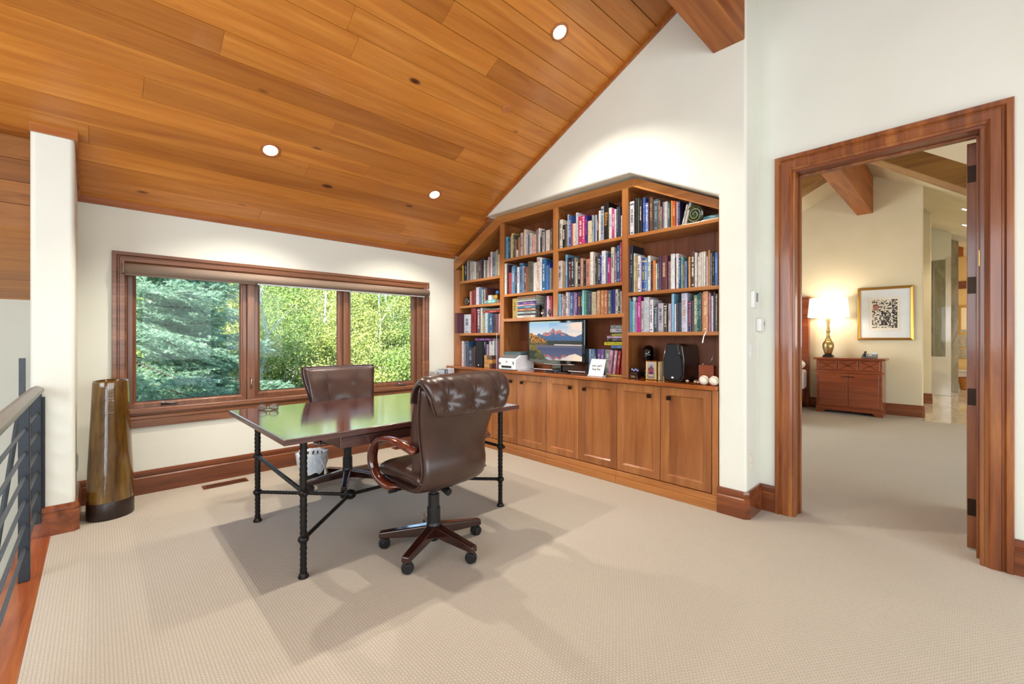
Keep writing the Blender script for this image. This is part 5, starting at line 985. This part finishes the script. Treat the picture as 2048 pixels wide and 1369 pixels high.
bm = B(); prism(bm, [(1.728, 1.08), (1.702, 1.222), (1.612, 1.222), (1.575, 1.08), (1.572, .975), (1.595, .938), (1.705, .938), (1.728, .975)], 'X', 3.397, 3.4045); at(t, 'grille', bm, 'cloth', .003); at(t, 'badge', sph((3.396, 1.650, .955), .011, (.25, 1, .7)), 'white', smooth=True)
for s, y_ in ((0, 1.732), (1, 1.585)): bm = B(); tube(bm, [(3.401, y_, 1.09), (3.401, y_ - (.024 if s == 0 else -.022), 1.215)], .003, 6); at(t, 'edge_trim', bm, 'chrome', smooth=True)
for k, (x, y_, lab) in enumerate(((3.375, 1.515, 'silver ball on the worktop below the loudspeaker'), (3.365, 1.448, 'silver ball between the other one and the baseballs'), (3.35, 1.418, 'silver ball touching the left baseball'))):
    t = thing('silver_ball', lab, 'ball', (x, y_, .921), 0, 'silver balls on the worktop'); fin('ball', sph((0, 0, .0165), .016, (1, 1, .95)), M['chrome'], t, smooth=True); bm = B(); tube(bm, [(.0165 * cos(k * pi / 12), .0165 * sin(k * pi / 12), .0165) for k in range(25)], .0012, 5, False); fin('seam', bm, M['steel'], t)
for k, (y_, lab) in enumerate(((1.372, 'left one of two old baseballs on the worktop end'), (1.298, 'right one of two old baseballs, at the wall edge'))):
    t = thing('baseball', lab, 'baseball', (3.34, y_, .921), 0, 'baseballs on the worktop'); fin('ball', sph((0, 0, .0365), .036, (1, 1, 1), 24), M['paper'], t, smooth=True)
    bm = B(); tube(bm, [(-.034 * cos(a) * .55 - .018, .037 * sin(a) * .85 * 1, .0365 + .030 * cos(a * 1.0)) for a in [2 * pi * q / 24 for q in range(25)]], .0012, 5, False); fin('stitching', bm, M['red'], t)
t = thing('pen_box', 'reddish wooden box with a standing pen behind the baseballs', 'box', (3.45, 1.39, .921)); at(t, 'box', bx(3.425, 3.475, 1.335, 1.450, .9215, 1.065), 'ns', .003)
bm = B(); tube(bm, [(3.45, 1.375, 1.06), (3.45, 1.341, 1.155)], .005, 8); at(t, 'pen', bm, 'steel', smooth=True); at(t, 'knob', sph((3.45, 1.425, 1.072), .008), 'chrome', smooth=True)
bm = B(); hexa(bm, [(3.400, 1.376, 1.331), (3.402, 1.376, 1.331), (3.402, 1.384, 1.331), (3.400, 1.384, 1.331), (3.392, 1.392, 1.290), (3.394, 1.392, 1.290), (3.394, 1.400, 1.290), (3.392, 1.400, 1.290)]); hexa(bm, [(3.390, 1.400, 1.240), (3.392, 1.400, 1.240), (3.392, 1.410, 1.240), (3.390, 1.410, 1.240), (3.392, 1.392, 1.290), (3.394, 1.392, 1.290), (3.394, 1.400, 1.290), (3.392, 1.400, 1.290)]); tag(fin('bookmark_ribbon', bm, M['linen'], None), 'cream bookmark ribbon hanging below the lowest shelf by the doorway', 'ribbon')
t = thing('lettered_card', 'small white card with dark lettering on the worktop', 'card', (3.38, 2.37, .921)); t.rotation_euler = (0, 0, 0)
bm = B(); hexa(bm, [(3.352, 2.292, .933), (3.358, 2.292, .933), (3.358, 2.458, .933), (3.352, 2.458, .933), (3.392, 2.287, 1.080), (3.398, 2.287, 1.080), (3.398, 2.448, 1.080), (3.392, 2.448, 1.080)]); at(t, 'card', bm, 'white', .001); at(t, 'stand', bx(3.342, 3.40, 2.290, 2.460, .9212, .932), 'white', .002)
ta = math.atan2(.04, .147)
for k, s in enumerate(("you can't", 'buy fun.')): text('lettering', s, .030, M['blackpl'], t, Matrix.Translation((3.3745 - 3.38 - .003 - k * .0085, .0, 1.020 - .921 - k * .032)) @ Matrix.Rotation(ta, 4, 'Y') @ Matrix(((0, 0, -1, 0), (-1, 0, 0, 0), (0, 1, 0, 0), (0, 0, 0, 1))), .0004)
t = thing('spiral_notebook', 'black spiral notebook standing right of the monitor', 'notebook', (3.52, 2.585, .921)); at(t, 'cover', bx(3.50, 3.66, 2.572, 2.598, .9215, 1.165), 'blackpl', .002)
for k in range(14): bm = B(); zz = .94 + k * .016; tube(bm, [(3.498 + .006 * cos(a), 2.585 + .015 * sin(a), zz) for a in [2 * pi * q / 10 for q in range(11)]], .0012, 5, False); at(t, 'ring', bm, 'steel')
t = thing('spiral_disc', 'dark green glazed disc with a spiral, propped on the top right shelf', 'ornament', (3.455, 1.482, 2.191)); t.rotation_euler = (0, R(-8), R(-6))
bm = B(); lathe(bm, [(.0005, 0), (.066, .002), (.072, .008), (.070, .014), (.05, .010), (.0005, .012)], (0, 0, 0), 36); bmesh.ops.rotate(bm, verts=bm.verts, matrix=Matrix.Rotation(R(-90), 3, 'Y')); bmesh.ops.translate(bm, verts=bm.verts, vec=(0, 0, .0725)); fin('disc', bm, M['greenglaze'], t, smooth=True)
bm = B(); tube(bm, [(-.014, (.012 + .0038 * a) * cos(a), .0725 + (.012 + .0038 * a) * sin(a)) for a in [q * .25 for q in range(50)]], .003, 6); fin('spiral', bm, plain('pale_glaze', '8fa088', .1, 0, None, 0, 1), t, smooth=True)
bm = B(); tube(bm, [(-.012, .070 * cos(q * pi / 18), .0725 + .070 * sin(q * pi / 18)) for q in range(37)], .003, 6, False); fin('rim', bm, M['greenglaze'], t, smooth=True)
t = thing('small_cup', 'small white cup standing on the short blue books of the lowest shelf', 'cup', (3.455, 2.028, 1.600)); bm = B(); lathe(bm, [(.0005, 0), (.014, 0), (.017, .02), (.021, .040), (.018, .040), (.012, .006), (.0005, .006)], n=20, cap=False); fin('body', bm, M['white'], t, smooth=True); bm = B(); tube(bm, [(0, -.018, .03), (0, -.028, .022), (0, -.016, .010)], .002, 6); fin('handle', bm, M['white'], t)

# ------------------------------------------------------------------ bedroom seen through the doorway
ns = thing('nightstand', 'reddish wooden nightstand with two doors and a patterned drawer, in the bedroom', 'nightstand', (9.27, 1.345, 0))
def nb(n_, a, mat='ns', bv=.004): return at(ns, n_, bx(*a), mat, bv)
nb('body', (9.045, 9.47, .905, 1.785, .11, .905)); nb('top', (9.01, 9.49, .865, 1.825, .906, .942)); nb('ledge', (9.015, 9.05, .880, 1.81, .692, .722)); 
bm = B(); prism(bm, [(.900, 0), (.900, .11), (1.79, .11), (1.79, 0), (1.70, 0), (1.66, .05), (1.03, .05), (.99, 0)], 'X', 9.035, 9.06); at(ns, 'plinth', bm, 'ns', .003); nb('side_plinth', (9.06, 9.47, .900, .915, 0, .11)); nb('side_plinth', (9.06, 9.47, 1.775, 1.79, 0, .11))
for k, (a, c) in enumerate(((.935, 1.195), (1.215, 1.475), (1.495, 1.755))):
    d = nb('drawer', (9.03, 9.044, a, c, .735, .895)); bm = B()
    for p, q in (((a + .02, .75), (c - .02, .88)), ((a + .02, .88), (c - .02, .75))): tube(bm, [(9.029, p[0], p[1]), (9.029, q[0], q[1])], .003, 5)
    fin('cross', bm, M['mahog'], d, world=True)
    if k == 1: fin('knob', sph((9.015, 1.345, .815), .014), M['bronze'], d, world=True)
for a, c, ky in ((.945, 1.340, 1.30), (1.350, 1.745, 1.39)):
    d = nb('door', (9.03, 9.044, a, c, .13, .68)); bm = B(); tube(bm, [(9.02, ky - .045, .63), (9.012, ky, .628), (9.02, ky + .045, .63)], .006, 6); fin('handle', bm, M['bronze'], d, world=True)
tl = thing('table_lamp', 'lit brass urn table lamp with white shade on the nightstand', 'lamp', (9.27, 1.655, .943))
fin('base', bx(-.075, .075, -.075, .075, .0005, .022), M['blackpl'], tl, bevel=.003); fin('foot', bx(-.062, .062, -.062, .062, .0225, .045), M['blackpl'], tl, bevel=.003)
bm = B(); lathe(bm, [(.035, .045), (.052, .052), (.062, .09), (.078, .15), (.085, .20), (.078, .245), (.060, .275), (.045, .29), (.050, .30), (.046, .31), (.030, .33), (.024, .38), (.024, .43), (.032, .45), (.032, .465), (.022, .48), (.022, .54), (.026, .60), (.034, .66), (.030, .69)], n=32); fin('urn', bm, M['brass'], tl, smooth=True)
bm = B(); tube(bm, [(0, 0, .69), (0, 0, .80)], .006, 8); fin('stem', bm, M['brass'], tl)
bm = B(); lathe(bm, [(.300, .70), (.270, 1.03), (.266, 1.03), (.296, .70)], n=48, cap=False); bm.faces.ensure_lookup_table(); fin('lamp_shade', bm, M['shade'], tl, smooth=True)
fin('bulb', sph((0, 0, .84), .04), M['glow'], tl, smooth=True); light('lamp', 'POINT', (0, 0, .86), (0, 0, 0), 15, (1, .84, .64), tl, shadow_soft_size=.12)
ph = thing('telephone', 'grey desk telephone with a handset on the nightstand', 'phone', (9.22, 1.09, .943)); bm = B(); prism(bm, [(-.06, .001), (.08, .001), (.08, .07), (-.06, .02)], 'Y', -.10, .10); fin('base', bm, M['grey'], ph, bevel=.004)
bm = B(); tube(bm, [(-.05, .055, .045), (.0, .06, .075), (.06, .055, .095)], [.02, .014, .02], 10); fin('handset', bm, M['blackpl'], ph, smooth=True); bm = B()
for i in range(4):
    for j in range(3): box(bm, -.035 + i * .022, -.020 + i * .022, -.03 + j * .025, -.012 + j * .025, .035 + i * .0075, .042 + i * .0075)
fin('keypad', bm, M['white'], ph); fin('screen', bx(.05, .056, -.09, -.03, .06, .10), M['white'], ph)
def etch(u, v):
    if not (.08 < u < .94 and .07 < v < .95): return (.93, .91, .86)
    d = .8 * n2(u * 15, v * 20, 1) + .8 * n2(u * 34, v * 42, 2) + (.18 if (abs(u - .55) < .16 and .15 < v < .6) or abs(u - .86) < .10 else -.10)
    if (u - .22) ** 2 + (v - .72) ** 2 < .012: return (.72, .50, .45) if d < .1 else (.25, .18, .18)
    return (.15, .14, .15) if d > .02 else (.90, .88, .83)
ar = thing('wall_art', 'gilt framed black and white etching above the nightstand', 'picture', (9.55, .925, 1.24))
bm = B(); frame(bm, 'X', 9.549, -1, .568, 1.282, 1.242, 2.130, [(0, 0), (0, .03), (.01, .036), (.035, .028), (.040, .018), (.040, .012)]); at(ar, 'frame', bm, 'gold'); at(ar, 'mat_board', bx(9.536, 9.548, .600, 1.250, 1.28, 2.10), 'white')
bm = B(); frame(bm, 'X', 9.536, -1, .735, 1.130, 1.40, 1.955, [(0, 0), (0, .003), (.006, .003), (.006, 0)]); at(ar, 'bevel', bm, 'paper')
picture('print', ar, (9.5345, 1.122, 1.408), (0, -.380, 0), (0, 0, .540), 84, 116, etch, printmat('etching', 0, .6))
bd = thing('bed', 'wooden bed with tall headboard and white linen at the edge of the doorway', 'bed', (8.5, 2.95, 0))
at(bd, 'headboard', bx(9.43, 9.53, 1.975, 3.95, 0, 2.005), 'ns', .01); at(bd, 'cap', bx(9.41, 9.54, 1.962, 3.963, 2.006, 2.03), 'ns', .006); at(bd, 'rail', bx(7.3, 9.43, 2.02, 3.90, .12, .34), 'ns', .01); at(bd, 'mattress', bx(7.35, 9.42, 1.995, 3.92, .345, .70), 'linen', .05, seg=4); 
bm = sph((0, 0, 0), .5, (.62, .7, .26), 20); bmesh.ops.translate(bm, verts=bm.verts, vec=(9.12, 2.31, .80)); at(bd, 'pillow', bm, 'linen', smooth=True)
ar2 = thing('wall_art', 'framed reddish figure print on the far hall wall beyond the bedroom', 'picture', (16.9, -.25, 1.36))
bm = B(); frame(bm, 'X', 16.899, -1, -.62, .125, 1.362, 2.150, [(0, 0), (0, .03), (.05, .03), (.06, .01)]); at(ar2, 'frame', bm, 'gold')
picture('print', ar2, (16.885, .07, 1.42), (0, -.63, 0), (0, 0, .67), 30, 30, lambda u, v: (.92, .86, .70) if not (.15 < u < .85 and .12 < v < .88) else (.70, .34, .20) if n2(u * 6, v * 6, 6) < 0 else (.88, .70, .45), printmat('far_print', 0, .6))
tb = thing('bathtub', 'pale stone bathtub at the far end of the hall', 'bathtub', (16.4, -.8, 0)); at(tb, 'surround', bx(16.1, 16.86, -1.9, .215, 0, .40), 'marble', .01); at(tb, 'rim', bx(16.06, 16.86, -1.94, .217, .401, .44), 'marble', .01)
bk = thing('wicker_basket', 'small orange brown wicker basket before the bathtub', 'basket', (15.5, -.02, 0)); bm = B(); lathe(bm, [(.09, .0), (.10, .02), (.14, .30), (.13, .30), (.09, .03), (.001, .03)], n=20, cap=False); fin('body', bm, plain('wicker', 'b07838', .7, 0, (60, .6, .01), .4), bk)
bm = B(); tube(bm, [(.138 * cos(k * pi / 10), .138 * sin(k * pi / 10), .30) for k in range(21)], .010, 6, False); fin('rim', bm, M['ns'], bk)

# ------------------------------------------------------------------ outside the window: hillside, shrubs, aspens, one spruce
def hz(x, y):
    k = max(0, min(1, (x - .3) / 4.5)); k = k * k * (3 - 2 * k)
    return -1.6 + (y - 6) * (.16 + .17 * k) + .25 * n2(x * .5, y * .5)
bm = B(); nx, ny = 60, 50; g = [[bm.verts.new((-14 + 44 * i / nx, 5.2 + 40 * j / ny, hz(-14 + 44 * i / nx, 5.2 + 40 * j / ny))) for i in range(nx + 1)] for j in range(ny + 1)]
for j in range(ny):
    for i in range(nx): bm.faces.new((g[j][i], g[j][i + 1], g[j + 1][i + 1], g[j + 1][i]))
struct('hillside', bm, M['hill'], smooth=True)
def leaves(name, n, fn, size, mat, seed, aspect=1.0):
    r = random.Random(seed); vs = []; fs = []
    for i in range(n):
        c = Vector(fn(r)); a = Vector((r.gauss(0, 1), r.gauss(0, 1), r.gauss(0, 1))).normalized(); b = a.orthogonal().normalized(); b.rotate(Matrix.Rotation(r.uniform(0, 6.28), 3, a)); d = a.cross(b)
        s = size * r.uniform(.6, 1.3); k = len(vs); vs += [c + b * s, c + d * s * .6 * aspect + a * s * .15, c - b * s, c - d * s * .6 * aspect + a * s * .15]; fs.append((k, k + 1, k + 2, k + 3))
    me = bpy.data.meshes.new(name); me.from_pydata(vs, [], fs); me.materials.append(mat); return me
def blob(rx, rz, clumps, seed):
    rr = random.Random(seed); cl = []
    for _ in range(clumps):
        while True:
            p = Vector((rr.uniform(-1, 1), rr.uniform(-1, 1), rr.uniform(0, 1)))
            if p.x ** 2 + p.y ** 2 + (p.z * 1.0 - .35) ** 2 < 1: break
        cl.append((Vector((p.x * rx, p.y * rx, .15 + p.z * rz)), rr.uniform(.08, .17)))
    def f(r):
        c, s = r.choice(cl); return (c.x + r.gauss(0, s), c.y + r.gauss(0, s), max(.02, c.z + r.gauss(0, s)))
    return f, cl
SH = []
for k in range(4):
    f, cl = blob(.95, 1.5, 46, k + 20); me = leaves('foliage', 11000, f, .024, M['leaf_d' if k % 2 else 'leaf_g'], k + 3)
    bm = B()
    for c, s in cl[:14]: tube(bm, [(0, 0, -.1), (c.x * .4, c.y * .4, c.z * .5), tuple(c)], [.016, .010, .004], 5)
    sm = bpy.data.meshes.new('stem'); bm.to_mesh(sm); bm.free(); sm.materials.append(M['bark']); SH.append((me, sm))
rs_ = random.Random(4); spots = []
for rk, y in enumerate((8.2, 9.6, 11.2, 13.2, 15.6, 18.5)):
    x = .05 * y + (1.2 if rk == 0 else 0); w = .92 + .09 * (y - 8)
    while x < y * .66 + 1.2:
        spots.append((x + rs_.uniform(-.3, .3), y + rs_.uniform(-.4, .4), rk)); x += w * 1.15
DESC = ['yellow-green', 'mid green', 'bright green', 'olive green']
cnt = {}
for i, (x, y, rk) in enumerate(spots):
    me, sm = SH[i % 4]; cnt[rk] = cnt.get(rk, -1) + 1; row = ('the row nearest the window', 'the second row up the hillside', 'the third row up the hillside', 'the fourth row up the hillside', 'the fifth row up the hillside', 'the highest row on the hillside')[rk]
    t = thing('leafy_shrub', '%s shrub, %s from the left in %s' % (DESC[i % 4], ORD[cnt[rk]], row), 'shrub', (x, y, hz(x, y) - .05), rs_.uniform(0, 6.28), 'leafy shrubs on the hillside')
    a = obp('foliage', me, t, None); a['kind'] = 'stuff'; b_ = obp('stem', sm, t, None); s = rs_.uniform(.85, 1.15) * (1 + .06 * (y - 8))
    a.scale = b_.scale = (s, s, s)
for k, (x, y, h, lab) in enumerate(((2.25, 9.2, 4.6, 'thin pale aspen trunk behind the middle pane, nearest its left edge'), (4.1, 11.0, 5.0, 'slender pale aspen behind the middle of the window'), (5.2, 10.4, 3.8, 'thin bare-stemmed aspen behind the right pane'), (6.2, 11.5, 4.6, 'pale forked aspen behind the right edge of the window'), (1.55, 10.5, 5.0, 'thin pale aspen behind the left pane beside the mullion'))):
    t = thing('aspen_sapling', lab, 'tree', (x, y, hz(x, y) - .1)); bm = B(); rr = random.Random(k); pts = [(rr.uniform(-.06, .06) * i, rr.uniform(-.03, .03) * i, h * i / 6) for i in range(7)]; tube(bm, pts, [.035 * (1 - i / 8) for i in range(7)], 7)
    fin('trunk', bm, M['bark'], t, smooth=True); bm = B()
    br = []
    for i in range(14):
        b0 = Vector(pts[2 + i % 4]); e_ = b0 + Vector((rr.uniform(-.6, .6), rr.uniform(-.5, .5), rr.uniform(.3, .7))); tube(bm, [b0, b0.lerp(e_, .5) + Vector((0, 0, .03)), e_], [.010, .007, .003], 5); br.append((b0, e_))
    fin('twigs', bm, M['bark'], t); me = leaves('foliage', 1500, lambda r: (lambda s: s[0].lerp(s[1], r.uniform(.4, 1.1)) + Vector((r.gauss(0, .08), r.gauss(0, .08), r.gauss(0, .08))))(r.choice(br)), .026, M['leaf_g'], k + 60); a = obp('foliage', me, t, None); a['kind'] = 'stuff'
# spruce: shared boughs of needle sprays
def bough(seed):
    r = random.Random(seed); vs = []; fs = []; Ln = 2.0
    def spray(p, d, ln):
        n = int(ln / .0034)
        for i in range(n):
            q = p + d * (ln * i / n); a = Vector((r.gauss(0, 1), r.gauss(0, 1), r.gauss(0, 1))); a = (a - d * a.dot(d)).normalized(); v = (a * .8 + d * .7).normalized() * r.uniform(.026, .046); w = d.cross(a).normalized() * .0042
            k = len(vs); vs.extend([q - w, q + w, q + v]); fs.append((k, k + 1, k + 2))
    def P(t): return Vector((Ln * t, 0, -.30 * t + .22 * t * t))
    spray(P(.2), (P(1) - P(.2)).normalized(), .8 * Ln)
    for i in range(30):
        t = .12 + .86 * i / 30; s = 1 if i % 2 else -1; d = Vector((.75, s * .9, -.10 + r.uniform(-.35, .30))).normalized(); ln = (.75 * (1 - t) + .22) * r.uniform(.8, 1.15); spray(P(t), d, ln)
        for j in range(3):
            q = P(t) + d * ln * (.3 + .25 * j); d2 = Vector((.9, -s * .2, r.uniform(-.3, .1))).normalized(); spray(q, d2, ln * .35)
            d3 = Vector((.25, s * .9, r.uniform(-.25, .05))).normalized(); spray(q, d3, ln * .3)
    me = bpy.data.meshes.new('foliage'); me.from_pydata(vs, [], fs); me.materials.append(M['needle'])
    bm = B(); tube(bm, [P(k / 8) for k in range(9)], [.016 * (1 - k / 9) + .002 for k in range(9)], 6); bme = bpy.data.meshes.new('branch'); bm.to_mesh(bme); bm.free(); bme.materials.append(M['sbark']); return me, bme
BO = [bough(k) for k in range(3)]
sp = thing('spruce_tree', 'blue-green spruce with sweeping needle boughs outside the left pane', 'tree', (.25, 7.9, hz(.25, 7.9) - .2))
bm = B(); tube(bm, [(0, 0, 0), (0, 0, 7.5)], [.16, .02], 12); fin('trunk', bm, M['sbark'], sp, smooth=True)
r = random.Random(9)
for i in range(100):
    z = .2 + 5.0 * (i / 100) ; s = 1.12 * (1.12 - z / 8.5) * r.uniform(.75, 1.1); az = R(r.uniform(-78, 50))
    bme = BO[i % 3]; b_ = obp('branch', bme[1], sp, None); b_.location = (0, 0, z); b_.rotation_euler = (r.uniform(-.5, .5), r.uniform(-.12, .30), az); b_.scale = (s, s, s)
    f = obp('foliage', bme[0], b_, None); f['kind'] = 'stuff'

rr = random.Random(31); k = 0
for (x, y) in ((2.6, 7.6), (3.4, 8.0), (3.0, 8.6), (1.5, 7.0), (4.5, 8.9), (2.1, 8.9), (1.9, 7.3), (5.4, 9.4), (3.9, 10.2), (2.9, 10.3)):
    bm = B(); bmesh.ops.create_icosphere(bm, subdivisions=2, radius=1); s1, s2, s3 = rr.uniform(.22, .42), rr.uniform(.18, .3), rr.uniform(.14, .26)
    for q in bm.verts:
        n_ = 1 + .35 * noise.noise(q.co * 1.3 + Vector((k * 7, 0, 0))); q.co = Vector((q.co.x * s1, q.co.y * s2, q.co.z * s3)) * n_ + Vector((x, y, hz(x, y) + .06))
    tag(fin('boulder', bm, M['rock'], None), 'tan boulder, %s from the left on the slope outside the window' % ORD[sorted((2.6/7.6, 3.4/8.0, 3.0/8.6, 1.5/7.0, 4.5/8.9, 2.1/8.9, 1.9/7.3, 5.4/9.4, 3.9/10.2, 2.9/10.3)).index(x / y)], 'rock', 'boulders on the slope'); k += 1
